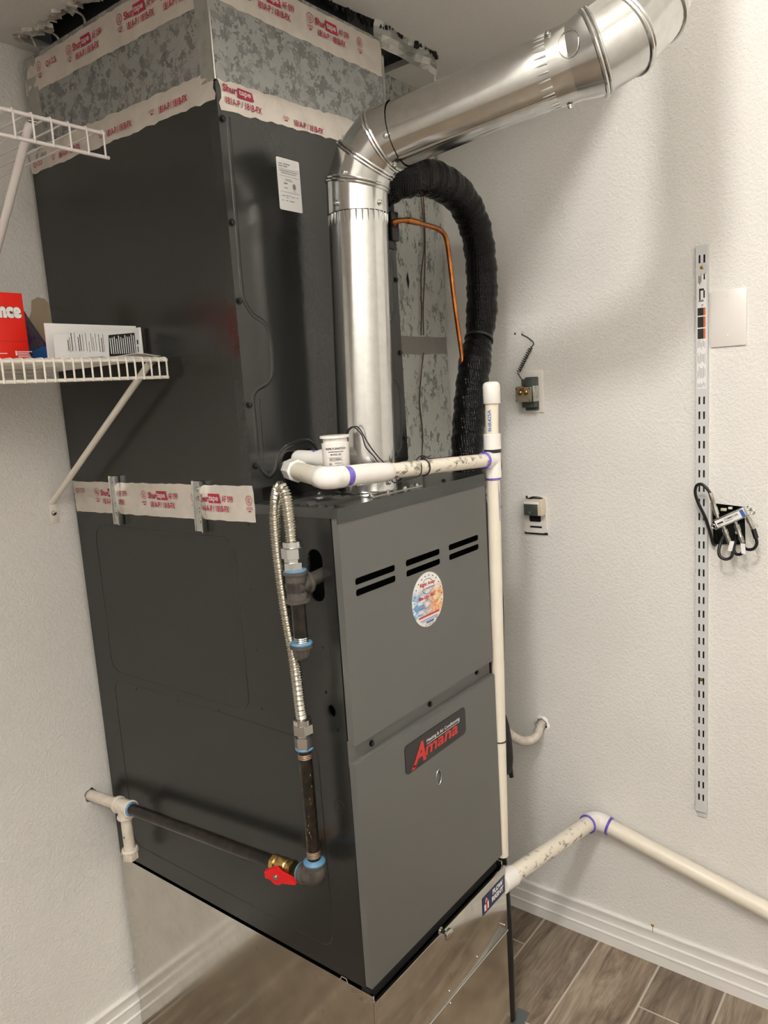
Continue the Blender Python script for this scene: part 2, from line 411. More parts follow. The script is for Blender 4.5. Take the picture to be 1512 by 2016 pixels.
# ------------------------------------------------------------------ the room
def ragged(cx, cy, r, n=18, amt=.3): return [(cx + r * (1 + random.uniform(-amt, amt)) * math.cos(2 * math.pi * k / n), cy + r * (1 + random.uniform(-amt, amt)) * math.sin(2 * math.pi * k / n)) for k in range(n)]
CONDUIT = hx(1067, 1424, XR); COAX = (hx(1402, 990, XR), hx(1468, 1078, XR))
o = MB().box((XL - .1, YF - .1, -.05), (XR + .1, YB + .1, -.0012)).build('floor', 'grout'); struct(o); FLOOR = o
unit = MB().box((-.5, -.5, -.5), (.5, .5, .5)).build('plank', 'tile'); pm = unit.data
bm = bmesh.new(); bm.from_mesh(pm); bmesh.ops.bevel(bm, geom=list(bm.edges), offset=.004, segments=1, affect='EDGES'); bm.to_mesh(pm); bm.free()
first = True; PITCH = .1577
for i in range(-6, 16):
    ya = .111 - PITCH * i; yb = ya - PITCH + .0055
    ya2, yb2 = min(ya, YB), max(yb, YF)
    if ya2 - yb2 < .01: continue
    js = .707 if i == 2 else .707 - .613 * ((i * .37 + .31) % 1)
    k0 = -6
    while js + .613 * k0 < XR:
        xa, xb = js + .613 * k0 + .0027, js + .613 * (k0 + 1) - .0027; k0 += 1
        xa, xb = max(xa, XL), min(xb, XR)
        if xb - xa < .02: continue
        if first: p = unit; first = False
        else: p = unit.copy(); COL.objects.link(p)
        p.parent = FLOOR; p.location = ((xa + xb) / 2, (ya2 + yb2) / 2, -.005); p.scale = (xb - xa, ya2 - yb2, .01)
# walls
hole1 = ragged(-CONDUIT.y, CONDUIT.z, .017, 16, .25)
hole2 = [(-COAX[0].y + .0, COAX[1].z), (-COAX[1].y, COAX[1].z + .004), (-COAX[1].y - .003, COAX[0].z - .006), (-COAX[0].y - .004, COAX[0].z)]
MBw = MB().plate(rect(-YB - .0, 0, -YF, HI + .02), [hole1, hole2], .013, FS(XR))
wr = struct(MBw.build('wall_right', 'wall', smooth=False))
MB().box((XR + .06, YF, -.02), (XR + .08, YB + .1, HI + .05)).build('stud_space', 'dark', wr, False)
m_ = MB()
for (cx, cy, r, k) in ((-CONDUIT.y, CONDUIT.z, .019, 16),):
    a = ragged(cx, cy, r * 1.18, k, .18); b = hole1
    m_.add([FS(XR) @ V((x, y, .0)) for x, y in a] + [FS(XR) @ V((x, y, .0035 + random.uniform(-.001, .002))) for x, y in b] , [(j, (j + 1) % k, k + (j + 1) % k, k + j) for j in range(k)])
m_.build('torn_edge', 'paper', wr)
struct(MB().plate(rect(XL - .0, 0, XR + .013, CEIL + .02), [ragged(-.042, .614, .0165, 14, .2)], .013, FF(YB)).build('wall_back', 'wall', smooth=False))
struct(MB().box((XL - .013, YF, 0), (XL, YB, HI + .02)).build('wall_left', 'wall', smooth=False))
struct(MB().box((XL, YF - .013, 0), (XR, YF, HI + .02)).build('wall_front', 'wall', smooth=False))
HOLE = [(-.008, .742), (-.006, .68), (-.004, .615), (.004, .56), (.0, .45), (-.004, .36), (.0, .28), (.004, .215), (.15, .222), (.314, .214), (.464, .198), (.56, .203), (.655, .204), (.662, .4), (.655, .74), (.3, .75)]
ce = MB().plate(rect(XL, SOF, XR, YB), [HOLE], .014, frame((0, 0, CEIL + .014), (1, 0, 0), (0, 1, 0))).build('ceiling', 'ceiling', smooth=False); struct(ce)
struct(MB().box((XL, SOF - .013, CEIL), (XR, SOF, HI)).build('wall_soffit', 'wall', smooth=False))
struct(MB().box((XL, YF, HI), (XR, SOF, HI + .014)).build('ceiling', 'ceiling', smooth=False))
# torn, blackened edge of the ceiling opening
def chunks(pts, z, name, mat, s, seed):
    rnd = random.Random(seed); mb = MB()
    for (x, y) in pts:
        c = V((x, y, z)) + V((rnd.uniform(-.006, .006), rnd.uniform(-.005, .005), rnd.uniform(-.006, .002)))
        n = rnd.randint(5, 7); ph = rnd.random() * 6
        a = [c + V((math.cos(ph + 6.283 * k / n) * s * rnd.uniform(.5, 1.5), math.sin(ph + 6.283 * k / n) * s * rnd.uniform(.5, 1.3), -.004 + rnd.uniform(-.003, .002))) for k in range(n)]
        b = [q + V((0, 0, .008)) for q in a]
        mb.add(a + b, [tuple(range(n)), tuple(range(2 * n - 1, n - 1, -1))] + [(j, (j + 1) % n, n + (j + 1) % n, n + j) for j in range(n)])
    return mb.build(name, mat, ce)
def along(a, b, n): return [(a[0] + (b[0] - a[0]) * k / (n - 1), a[1] + (b[1] - a[1]) * k / (n - 1)) for k in range(n)]
chunks(along((.30, .213), (.655, .205), 70), CEIL + .002, 'black_sealant', 'dark', .0042, 3)
chunks(along((.57, .204), (.656, .204), 26), CEIL - .002, 'black_sealant', 'dark', .0055, 5)
chunks(along((.44, .202), (.50, .202), 14), CEIL - .002, 'black_sealant', 'dark', .005, 6)
chunks(along((-.004, .735), (.004, .50), 20), CEIL + .003, 'torn_gypsum', 'raw_drywall', .012, 4)
chunks(along((.0, .50), (.0, .24), 18), CEIL + .003, 'torn_gypsum', 'raw_drywall', .013, 8)
m_ = MB()
for a, b, c in (((.0, .66, CEIL), (.03, .66, CEIL - .008), (.035, .652, CEIL - .03)), ((.004, .57, CEIL + .004), (.03, .565, CEIL - .004), (.03, .56, CEIL - .035)), ((.0, .7, CEIL), (.018, .71, CEIL - .02), (.03, .715, CEIL - .02))):
    m_.tube(catmull([a, b, c], 4), .0022, 6)
m_.build('hanging_strand', 'raw_drywall', ce)
# baseboards
PROF = [(0, 0), (.014, 0), (.014, .027), (.0158, .030), (.0155, .0325), (.0115, .0345), (.0115, .0565), (.0132, .059), (.0128, .0615), (.009, .0635), (.009, .083), (.0102, .086), (.0095, .089), (.006, .091), (0, .091)]
def baseboard(name, a, b, nrm):
    n = len(PROF); a = V(a); b = V(b); nrm = V(nrm)
    vs = [p + nrm * d + V((0, 0, z)) for p in (a, b) for d, z in PROF]
    return struct(MB().add(vs, [(i, i + 1, n + i + 1, n + i) for i in range(n - 1)] + [tuple(range(n)), tuple(range(2 * n - 1, n - 1, -1))]).build(name, 'trim', ang=25))
bbr = baseboard('baseboard_right', (XR, YF, 0), (XR, YB, 0), (-1, 0, 0))
baseboard('baseboard_back', (XL, YB, 0), (XR, YB, 0), (0, -1, 0))
baseboard('baseboard_left', (XL, YF, 0), (XL, YB, 0), (1, 0, 0)); baseboard('baseboard_front', (XL, YF, 0), (XR, YF, 0), (0, 1, 0))
q = hx(1285, 1824, XR - .010)
M['rust'] = simple('brown_drip', (.30, .17, .04), .5)
MB().add([FS(XR - .0108) @ V((-q.y + x, q.z + y, z)) for x, y, z in ((-.004, .006, -.001), (.004, .005, -.001), (.003, .001, .0), (.0008, -.001, .0), (.0006, -.016, .0003), (-.0006, -.016, .0003), (-.001, -.001, .0), (-.004, .002, 0))], [tuple(range(8))]).build('brown_drip', 'rust', bbr)
# ceiling light outside the frame, to the upper left of the furnace
LP = V((-1.38, -.70, 3.0))
t = thing('pendant_light', LP, 'white glowing globe pendant light hanging from the high ceiling', 'pendant light')
MB().lathe((LP.x, LP.y, HI), (LP.x, LP.y, 0), [(0, .06), (.012, .058), (.02, .02)], 32).build('ceiling_canopy', 'trim', t)
MB().cyl((LP.x, LP.y, HI - .015), LP + V((0, 0, .125)), .006, 12).build('stem', 'trim', t)
MB().cyl(LP + V((0, 0, .108)), LP + V((0, 0, .135)), .035, 24).build('globe_holder', 'trim', t)
MB().lathe(LP + V((0, 0, .12)), LP - V((0, 0, 1)), [(.12 - .12 * math.cos(math.pi * k / 20), .12 * math.sin(math.pi * k / 20)) for k in range(21)], 40).build('globe', 'lamp', t)

t = thing('fill_light', (-1.95, -1.6, 2.75), 'added unseen fill light, a long white fixture on two rods at the back of the room', 'fill light')  # added out of view as fill, to lighten the shadows and the plenum
MB().box((-2.03, -2.22, 2.785), (-1.87, -.98, 2.82), bev=.006).build('fill_housing', 'trim', t)
MB().box((-2.015, -2.20, 2.735), (-1.885, -1.0, 2.785), bev=.015).build('fill_light_diffuser', 'fill_tube', t)
for y in (-2.05, -1.15): MB().cyl((-1.95, y, 2.82), (-1.95, y, HI), .005, 10).build('fill_light_rod', 'trim', t)

# ------------------------------------------------------------------ furnace
fu = thing('furnace', (W / 2, D / 2, FB), 'charcoal grey gas furnace with two front doors standing on the metal base box', 'furnace')
slot = rect(-.072, 1.145, -.040, 1.232, .0155, 6)
kn = [ell(-hx(653, 1400, 0).y, hx(653, 1400, 0).z, .0085, .0105), ell(-hx(642, 1363, 0).y, hx(642, 1363, 0).z, .0026, .0032, 10), ell(-hx(665, 1438, 0).y, hx(665, 1438, 0).z, .0028, .0034, 10)]
c_ = MB()
c_.plate(rect(-D, FB + .003, -.0165, FT - .012), [slot] + kn, .004, frame((0, 0, 0), (0, -1, 0), (0, 0, 1)))
c_.box((W - .004, .013, FB + .003), (W, D, FT - .002)).box((.004, D - .004, FB + .003), (W - .004, D, FT - .002)).box((.004, .013, FB + .003), (W - .004, D, FB + .012))
c_.box((.004, .016, FB + .01), (W - .004, .020, .87))
cab = c_.build('cabinet', 'charcoal_side', fu, False)
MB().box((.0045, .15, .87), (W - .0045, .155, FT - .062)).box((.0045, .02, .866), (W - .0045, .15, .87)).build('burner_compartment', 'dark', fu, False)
# thin pressed lines on the side
def ridge(mb, pts2, fr, r, lift=0, closed=False):
    P = [fr @ V((x, y, lift)) for x, y in pts2]
    if closed: P.append(P[0])
    mb.tube(P, r, 8)
m_ = MB()
ridge(m_, rect(-.69, .912, -.250, 1.236, .03, 6), FS(0), .0011, -.0003, True)
ridge(m_, rect(-.69, .500, -.085, .893, .03, 6), FS(0), .0011, -.0003, True)
m_.build('pressed_line', 'charcoal_side', cab)
q = hx(668, 1588, 0); m_ = MB(); ridge(m_, ell(-q.y, q.z, .0115, .0125, 28), FS(0), .0009, 0, True); m_.build('knockout', 'charcoal', cab)
for (u_, v_) in ((493, 1160), (506, 1280), (515, 1396), (350, 1381), (268, 1357), (430, 1399), (488, 1033), (668, 1478), (635, 1275)):
    q = hx(u_, v_, 0); MB().lathe((0, q.y, q.z), (-1, q.y, q.z), [(-.001, .0022), (.0006, .002), (.001, .001)], 10).build('dimple', 'black_screw', cab)
# top panel with turned-down lips
vent = [rect(.012, .030 + .020 * k, .095, .038 + .020 * k, .0035, 3) for k in range(5)]
tp = MB().plate(rect(.0, .0, W, D), vent, .003, FT_(FT)).box((.0, .0, FT - .0245), (W, .003, FT - .003)).box((-.0005, .003, FT - .016), (.002, YC + .01, FT - .003)).build('top_panel', 'grey_top', fu, False)
for k in range(5): MB().add([(.012, .030 + .02 * k, FT), (.095, .030 + .02 * k, FT), (.095, .036 + .02 * k, FT + .006), (.012, .036 + .02 * k, FT + .006)], [(0, 1, 2, 3)]).build('louver', 'grey_top', tp)
MB().box((.0045, .02, FT - .06), (W - .0045, YC, FT - .058)).build('inner_shelf', 'dark', tp)
for x, y in ((.018, .016), (.33, .02), (.43, .03)): MB().screw((x, y, FT), (0, 0, 1), .0032, .0035).build('screw', 'black_screw', tp)
# doors
def slots():
    out = []
    for xa, xb in ((.0315, .139), (.1695, .277), (.307, .4155)):
        for zc in (1.1755, 1.1568): out.append(rect(xa, zc - .0058, xb, zc + .0058, .0045, 4))
    return out
def door(x0, z0, x1, z1, holes, y):
    d = MB().plate(rect(x0, z0, x1, z1), holes, .0016, FF(y))
    for a, b in (((x0, z0), (x0 + .0016, z1)), ((x1 - .0016, z0), (x1, z1)), ((x0 + .0016, z0), (x1 - .0016, z0 + .0016)), ((x0 + .0016, z1 - .0016), (x1 - .0016, z1))): d.box((a[0], y + .0016, a[1]), (b[0], y + .0135, b[1]))
    return d
ud = door(.001, .906, .4485, 1.290, slots(), .001).build('upper_door', 'grey_door', fu, False)
ld = door(-.002, .4625, .4525, .874, [ell(.231, .747, .0085, .0145)], .0).build('lower_door', 'grey_door', fu, False)
m_ = MB(); ringtube(m_, [V((.231 + .0085 * math.cos(t), -.0002, .747 + .0145 * math.sin(t))) for t in [2 * math.pi * k / 28 for k in range(28)]], .0008); m_.build('peephole_rim', 'zinc', ld)
MB().box((-.002, .000, .874), (.4525, .013, .8765), bev=.0008).build('door_ledge', 'grey_door', ld)
MB().lathe((.231, .003, .747), (.231, .008, .747), [(0, .015), (.003, .014)], 20).build('peephole_glass', 'glass', ld)
MB().box((.0, .0115, .866), (W, .016, .912)).build('door_rail', 'grey_door', fu)
for u_, v_ in ((731, 1463), (846, 1386), (938, 1323)):
    q = hy(u_, v_, .0115); MB().screw((q.x, .0115, q.z), (0, -1, 0), .0042, .004).build('screw', 'black_screw', fu)
# badge on the lower door
bf = FF(-.0012)
bd = MB().plate(rect(.130, .7955, .332, .851, .009, 5), [], .0014, bf).build('badge', 'badge_black', fu, False); bd['label'] = 'black badge with red and white lettering'
m_ = MB(); g = FF(-.0016); ox, oz = .131, .7955
text(m_, 'A', .150, .8015, .043, .0395, g, bold=.035, shear=.28)
text(m_, 'mana', .1905, .8075, .112, .0175, g, bold=.022, shear=.15)
bar(m_, .1475, .7985, .012, .006, g)
m_.build('red_lettering', 'badge_red', bd, False)
m_ = MB(); text(m_, 'Heating & Air Conditioning', .197, .8295, .113, .0085, g, bold=.012); bar(m_, .197, .8275, .112, .0009, g); m_.build('white_lettering', 'print_white', bd, False)
# oval service sticker on the upper door
of = FF(-.0002)
ov = MB().plate(ell(.229, 1.096, .0497, .0505, 40), [], .0008, FF(-.0001)).build('service_sticker', 'oval', fu, False); ov['label'] = 'round white sticker with blue and orange swirls'
g = FF(-.0006); m_ = MB()
text(m_, 'Right Away', .205, 1.1205, .049, .009, g, bold=.03, shear=.15)
text(m_, '866-646-1663', .200, 1.099, .052, .0065, g, bold=.03)
bar(m_, .196, 1.0655, .066, .0035, g)
m_.build('red_print', simple and 'badge_red', ov, False)
m_ = MB(); text(m_, 'AIR CONDITIONING', .214, 1.1155, .038, .0035, g, bold=.02)
for k in range(14):
    a = math.radians(195 - 210 * k / 13); bar(m_, .229 + .043 * math.cos(a) - .0016, 1.097 + .0435 * math.sin(a) - .0012, .0032, .0024, g)
for a0, a1 in ((25, 155), (200, 335)):
    for k in range(20):
        a = math.radians(a0 + (a1 - a0) * k / 20); b = math.radians(a0 + (a1 - a0) * (k + 1) / 20)
        m_.add([g @ V((.229 + r * math.cos(t), 1.121 + r * .78 * math.sin(t), 0)) for r, t in ((.0185, a), (.0185, b), (.0172, b), (.0172, a))], [(0, 1, 2, 3)])
bar(m_, .200, 1.0600, .057, .0012, g); bar(m_, .205, 1.0572, .048, .0010, g); bar(m_, .219, 1.0527, .024, .0034, g)
m_.build('blue_print', 'print_blue', ov, False)
m_ = MB(); text(m_, '11-10-23', .214, 1.0470, .028, .0047, g, shear=.2); text(m_, 'S6', .2485, 1.0515, .011, .0075, g, shear=.3); m_.build('handwriting', 'print_black', ov, False)

# ------------------------------------------------------------------ base box under the furnace
BZ = .446
bp = thing('base_plenum', (W / 2, D / 2, 0), 'shiny galvanized sheet metal base box under the furnace', 'duct box')
MB().box((.0, .002, 0), (.004, D, BZ)).box((W - .002, .002, 0), (W + .002, D, BZ)).box((.004, D - .004, 0), (W - .002, D, BZ)).box((.004, .03, BZ - .02), (W - .002, D - .004, BZ - .016)).build('side_panels', 'plenum', bp, False)
fp = MB().box((.0, -.004, .281), (W + .004, .002, BZ - .0095), bev=.001).build('filter_door', 'plenum', bp)
MB().box((.001, -.002, 0), (W + .002, .002, .276)).build('lower_panel', 'plenum', bp)
MB().tube([(.0, -.004, .279), (W + .004, -.004, .279)], .0016, 10).build('rolled_hem', 'zinc', bp)
MB().box((.0045, .012, BZ - .016), (W - .0045, .03, BZ + .0055)).build('shadow_gap', 'dark', bp)
MB().box((-.0012, .0, BZ - .020), (.0, .05, BZ + .001), bev=.0004).build('corner_tab', 'plenum', bp)
MB().tube([(-.001, .075, BZ + .000), (-.0015, .070, BZ + .009), (-.001, .060, BZ + .008), (-.001, .057, BZ)], .0012, 8).build('wire_clip', 'zinc', bp)
q = hy(880, 1838, -.02)
kb = MB().lathe((q.x, -.004, q.z), (q.x, -.05, q.z), [(0, .0075), (.0015, .0075), (.002, .0042), (.012, .0036), (.016, .006), (.018, .0115), (.0225, .0115), (.024, .0095)], 24).build('knob', 'steel', fp); kb['label'] = 'round chrome knob'
for u_, v_ in ((885, 1951), (940, 1884), (993, 1821)):
    q = hy(u_, v_, -.004); MB().lathe((q.x, -.004, q.z), (q.x, -.1, q.z), [(0, .0022), (.0012, .0018)], 10).build('rivet', 'zinc', fp)
for u_, v_ in ((887, 1975), (941, 1903)):
    q = hy(u_, v_, -.002); MB().lathe((q.x, -.002, q.z), (q.x, -.1, q.z), [(0, .0026), (.0012, .002)], 10).build('rivet', 'zinc', bp)
g = FF(-.0046); m_ = MB().plate(rect(.356, .377, .451, .4165), [], .0005, g); fs_ = m_.build('brand_sticker', 'print_navy', fp, False); fs_['label'] = 'navy sticker with a house arrow and white letters'
g = FF(-.0050); m_ = MB(); text(m_, 'FLOW', .398, .4005, .044, .012, g, bold=.06); text(m_, 'RIGHT', .394, .3855, .049, .012, g, bold=.06); m_.build('white_lettering', 'print_white', fs_, False); m_ = MB()
flat(m_, [(.362, .383), (.3705, .383), (.3705, .402), (.366, .402), (.362, .397)], g); flat(m_, [(.362, .397), (.3715, .411), (.381, .397)], g); flat(m_, [(.375, .383), (.381, .383), (.381, .397), (.375, .397)], g)
m_.build('white_house', 'print_white', fs_, False)
m_ = MB(); g = FF(-.0054); bar(m_, .3695, .380, .0052, .020, g); flat(m_, [(.3655, .399), (.3721, .4085), (.3785, .399)], g); m_.build('red_arrow', 'badge_red', fs_, False)

# ------------------------------------------------------------------ evaporator coil cabinet
CB, CT = 1.328, 1.952
ec = thing('evaporator_coil_cabinet', (W / 2, (YC + D) / 2, CB), 'tall dark charcoal coil cabinet mounted on top of the furnace', 'coil cabinet')
MB().box((0, YC + .022, CB), (W, D, CT)).build('casing', 'charcoal_side', ec, False)
MB().box((.004, YC + .02, FT + .0005), (W - .004, D - .004, CB)).build('base_flange', 'charcoal', ec, False)
MB().box((.003, YC + .004, FT + .0005), (.025, YC + .02, CB - .002)).build('corner_foot', 'charcoal', ec, False)
port = rect(.074, 1.3315, .160, 1.380, .018, 6)
fpan = MB().plate(rect(.0, CB - .003, .4495, CT + .02, .004), [port], .022, FF(YC)).build('front_panel', 'charcoal', ec, False)
MB().box((.06, YC + .0185, 1.3315), (.17, YC + .0215, 1.40)).build('drain_recess', 'black', ec)
emb = [(.0205, 1.922), (.019, 1.85), (.0175, 1.74), (.0165, 1.66), (.019, 1.637), (.036, 1.615), (.058, 1.604), (.070, 1.585), (.0725, 1.548), (.0685, 1.516), (.054, 1.501), (.031, 1.492), (.020, 1.477), (.0190, 1.438), (.0195, 1.38), (.024, 1.356), (.040, 1.342), (.056, 1.352), (.067, 1.373), (.080, 1.386), (.102, 1.393), (.136, 1.3955), (.155, 1.390), (.168, 1.374), (.176, 1.35)]
def emboss(mirror):
    P = [FF(YC) @ V(((.4495 - x) if mirror else x, z, -.0046)) for x, z in (emb[:18] if mirror else emb)]
    return MB().tube(catmull(P, 6), .0062, 16).build('pressed_ridge', 'charcoal', fpan)
emboss(False); emboss(True)
MB().tube(catmull([FF(YC) @ V((x + (.012 if z > 1.36 else 0), z, -.0036)) for x, z in emb[12:18]], 6), .0046, 12).build('pressed_ridge', 'charcoal', fpan)
for x, z in ((.007, 1.916), (.0075, 1.759), (.008, 1.636), (.009, 1.467), (.010, 1.364), (.443, 1.70), (.4425, 1.552), (.442, 1.374)):
    MB().screw((x, YC, z), (0, -1, 0), .0042, .0045).build('screw', 'black_screw', ec)
MB().screw((.003, YC + .012, 1.315), (-1, 0, 0), .0042, .004).build('screw', 'black_screw', ec)
# rubber seal where the refrigerant lines leave
MB().box((.385, YC - .004, 1.76), (.447, YC, 1.93), bev=.0015).build('rubber_seal', 'black', ec)
MB().box((.425, YC - .012, 1.775), (.449, YC - .004, 1.832), bev=.002).build('rubber_seal', 'black', ec)
g = FF(YC - .0008); lb = MB().plate(rect(.1205, 1.7955, .1765, 1.8815, .003), [], .0006, FF(YC - .0003)).build('rating_label', 'paper', ec, False); lb['label'] = 'white rating label'
m_ = MB()
for x, y, w_, h in ((.1245, 1.8710, .009, .0014), (.1365, 1.8712, .016, .0016), (.1245, 1.8672, .010, .0014), (.1365, 1.8672, .009, .0016), (.124, 1.8632, .048, .0005), (.126, 1.8598, .044, .0011), (.130, 1.8565, .036, .0011), (.124, 1.852, .048, .0005), (.139, 1.8468, .014, .0009), (.137, 1.8447, .020, .0009), (.124, 1.8255, .048, .0005), (.1265, 1.8185, .010, .001), (.1385, 1.8195, .004, .0011), (.1385, 1.8165, .004, .0011), (.144, 1.8195, .004, .0011), (.150, 1.8185, .009, .001), (.164, 1.8185, .003, .0015), (.1265, 1.811, .005, .001), (.136, 1.811, .006, .001), (.1455, 1.811, .012, .0012), (.156, 1.8288, .007, .0008)):
    bar(m_, x, y, w_, h, g)
flat(m_, ell(.1595, 1.8368, .0042, .0052, 18), g); bar(m_, .1345, 1.8322, .0085, .0012, g); bar(m_, .1345, 1.839, .0085, .0024, g)
m_.build('fine_print', 'print_grey', lb, False)

# ------------------------------------------------------------------ supply plenum with foil tape
sp = thing('supply_plenum', (W / 2, (YC + D) / 2, CT), 'galvanized spangled sheet metal plenum between coil cabinet and ceiling', 'duct')
PX = .4375; PZ = 2.158
pb = MB().box((0, YC, CT + .021), (PX, D - .02, PZ)).build('plenum_box', 'galv_spangle', sp, False)
MB().add([(0, YC, PZ), (PX, YC, PZ), (PX, D - .02, PZ), (0, D - .02, PZ), (.040, YC + .045, PZ + .016), (PX - .03, YC + .045, PZ + .016), (PX - .03, D - .05, PZ + .016), (.040, D - .05, PZ + .016)], [(0, 1, 5, 4), (1, 2, 6, 5), (2, 3, 7, 6), (3, 0, 4, 7)]).build('sloped_shoulder', 'galv_strip', sp, False)
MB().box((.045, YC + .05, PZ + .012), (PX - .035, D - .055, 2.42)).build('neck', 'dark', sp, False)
MB().box((-.0012, D - .062, CT + .02), (.0, D - .022, PZ)).build('corner_cleat', 'galv_strip', sp)
MB().box((-.0012, YC, CT + .02), (.0, YC + .032, PZ)).build('corner_cleat', 'galv_strip', sp)
MB().tube([(-.001, YC - .001, CT + .02), (-.001, YC - .001, PZ)], .0022, 8).build('corner_seam', 'zinc', sp)
MB().box((PX, YC - .002, CT + .02), (PX + .006, YC + .02, PZ - .03)).build('drive_cleat', 'galv_strip', sp)
def tape(name, fr, x0, x1, ya, yb, parent, seed, jag=.002):
    rnd = random.Random(seed); nx = max(8, int((x1 - x0) / .012)); ny = 5; vs = []
    for j in range(ny + 1):
        for i in range(nx + 1):
            x = x0 + (x1 - x0) * i / nx
            y = ya(x) + (yb(x) - ya(x)) * j / ny
            edge = j in (0, ny) or i in (0, nx)
            if j in (0, ny): y += rnd.uniform(-jag, jag) * .5
            if i in (0, nx): x += rnd.uniform(-jag, jag)
            vs.append(fr @ V((x, y, .0006 if edge else .0012 + rnd.uniform(-.0004, .0007))))
    n = nx + 1
    return MB().add(vs, [(j * n + i, j * n + i + 1, (j + 1) * n + i + 1, (j + 1) * n + i) for j in range(ny) for i in range(nx)]).build(name, 'foil', parent, True, 60)
def lin(p, q): return lambda x: p[1] + (q[1] - p[1]) * (x - p[0]) / (q[0] - p[0])
def unit_print(R0, W0, fr, x, y0, k, top=True, ul=True, x1=9, bot=True):
    """one repeat of the tape print; x = centre of the listing mark, y0 = lower edge of the tape, k = tape width / .063"""
    R_, Wt = MB(), MB(); R0.units.append((R_, Wt))
    def clip(a, w_): return a + w_ <= x1
    if ul and top:
        for a in range(24):
            t0, t1 = 2 * math.pi * a / 24, 2 * math.pi * (a + 1) / 24
            R_.add([fr @ V((x + r * math.cos(t), y0 + .0405 * k + r * math.sin(t) * k ** .5, 0)) for r, t in ((.0085, t0), (.0085, t1), (.0075, t1), (.0075, t0))], [(0, 1, 2, 3)])
        text(R_, 'UL', x - .0042, y0 + .036 * k, .0085, .009 * k, fr, bold=.01)
    if ul: text(R_, 'LISTED', x - .0075, y0 + .0245 * k, .015, .0042 * k, fr, bold=.01); bar(R_, x - .003, y0 + .0205 * k, .0065, .0022 * k, fr)
    if top:
        if clip(x, .045): text(R_, 'Shur', x + .014, y0 + .034 * k, .027, .0125 * k, fr, bold=.03)
        if clip(x, .075):
            flat(R_, [(x + .0415, y0 + .0325 * k), (x + .0745, y0 + .0325 * k), (x + .0705, y0 + .0495 * k), (x + .0405, y0 + .0495 * k)], fr)
            text(Wt, 'tape', x + .0425, y0 + .0335 * k, .026, .0125 * k, fr, bold=.03, z=.0004)
        if clip(x, .108): text(R_, 'AF 099', x + .0775, y0 + .035 * k, .029, .0115 * k, fr, bold=.01)
    if bot and clip(x, .095): text(R_, '181A-P / 181B-FX', x + .020, y0 + .0172 * k, .075, .0112 * k, fr, bold=.022)
def prints(parent, R_, Wt, a='print_red', b='foil'):
    for r_, w_ in [(R_, Wt)] + R_.units:
        if r_.v: r_.build('red_print', a, parent, False)
        if w_.v: w_.build('silver_lettering', b, parent, False)
# tape over the coil / furnace joint (side)
fr = FS(0); fp_ = FS(-.0026)
tp1 = tape('foil_tape', fr, -.752, -.187, lin((-.752, 1.262), (-.187, 1.268)), lin((-.752, 1.327), (-.187, 1.331)), ec, 1, .0015)
R_, Wt = MB(), MB()
for px in (193.5, 285, 383, 491): unit_print(R_, Wt, fp_, -hx(px, 976, 0).y, 1.2655, 1, x1=-.192)
text(R_, 'Q1/23', -.742, 1.302, .034, .0115, fp_, bold=.01)
prints(tp1, R_, Wt)
# lower tape on the plenum, side and front
tp2 = tape('foil_tape', fr, -.757, -.192, lin((-.757, 1.952), (-.192, 1.944)), lin((-.757, 1.998), (-.192, 1.986)), sp, 2, .004)
R_, Wt = MB(), MB()
for px, py in ((104, 285), (198, 248), (299, 207)): unit_print(R_, Wt, fp_, -hx(px, py, 0).y, 1.9405, 1, top=False, x1=-.19)
q = hx(72, 300, 0); text(R_, 'Q1/23', -.745, 1.960, .034, .010, fp_, bold=.01)
prints(tp2, R_, Wt)
ff = FF(YC); ffp = FF(YC - .0028)
tp3 = tape('foil_tape', ff, .006, .4375, lin((.006, 1.930), (.4375, 1.945)), lin((.006, 1.974), (.4375, 1.988)), sp, 3, .004)
R_, Wt = MB(), MB()
for u_, v_ in ((559, 205), (674, 246)):
    q = hy(u_, v_, YC); unit_print(R_, Wt, ffp, q.x, 1.9245, .92, top=False, x1=.44)
text(R_, 'Shur', .012, 1.9585, .029, .011, ffp, bold=.03); flat(R_, [(.043, 1.955), (.078, 1.956), (.074, 1.969), (.043, 1.970)], ffp); text(Wt, 'tape', .045, 1.9575, .026, .010, ffp, bold=.02, z=.0004)
text(R_, '181A-P / 181B-FX', .016, 1.9405, .078, .0105, ffp, bold=.015)
prints(tp3, R_, Wt)
# upper tape, side and front
tp4 = tape('foil_tape', fr, -.757 + .02, -.190, lin((-.737, 2.094), (-.19, 2.084)), lin((-.737, 2.150), (-.19, 2.150)), sp, 4, .003)
R_, Wt = MB(), MB()
for px, py in ((137, 99), (238, 51)):
    q = hx(px, py, 0); unit_print(R_, Wt, fp_, -q.y, 2.089, 1., x1=-.19)
q = hx(78, 129, 0); unit_print(R_, Wt, fp_, -q.y, 2.092, 1., x1=-q.y + .01); text(R_, 'Q1/23', -q.y + .025, 2.122, .036, .012, fp_, bold=.01)
q = hx(324, 14, 0); unit_print(R_, Wt, fp_, -q.y - .02, 2.086, 1., ul=False, x1=-.19)
prints(tp4, R_, Wt)
tp5 = tape('foil_tape', ff, .0, .4375, lin((0, 2.092), (.4375, 2.088)), lin((0, 2.152), (.4375, 2.153)), sp, 5, .003)
R_, Wt = MB(), MB(); q = hy(608, 36, YC)
for dx in (-.146, 0): unit_print(R_, Wt, ffp, q.x + dx, 2.092, .98, x1=.44)
unit_print(R_, Wt, ffp, q.x + .138, 2.092, .98, x1=.40); 
prints(tp5, R_, Wt)
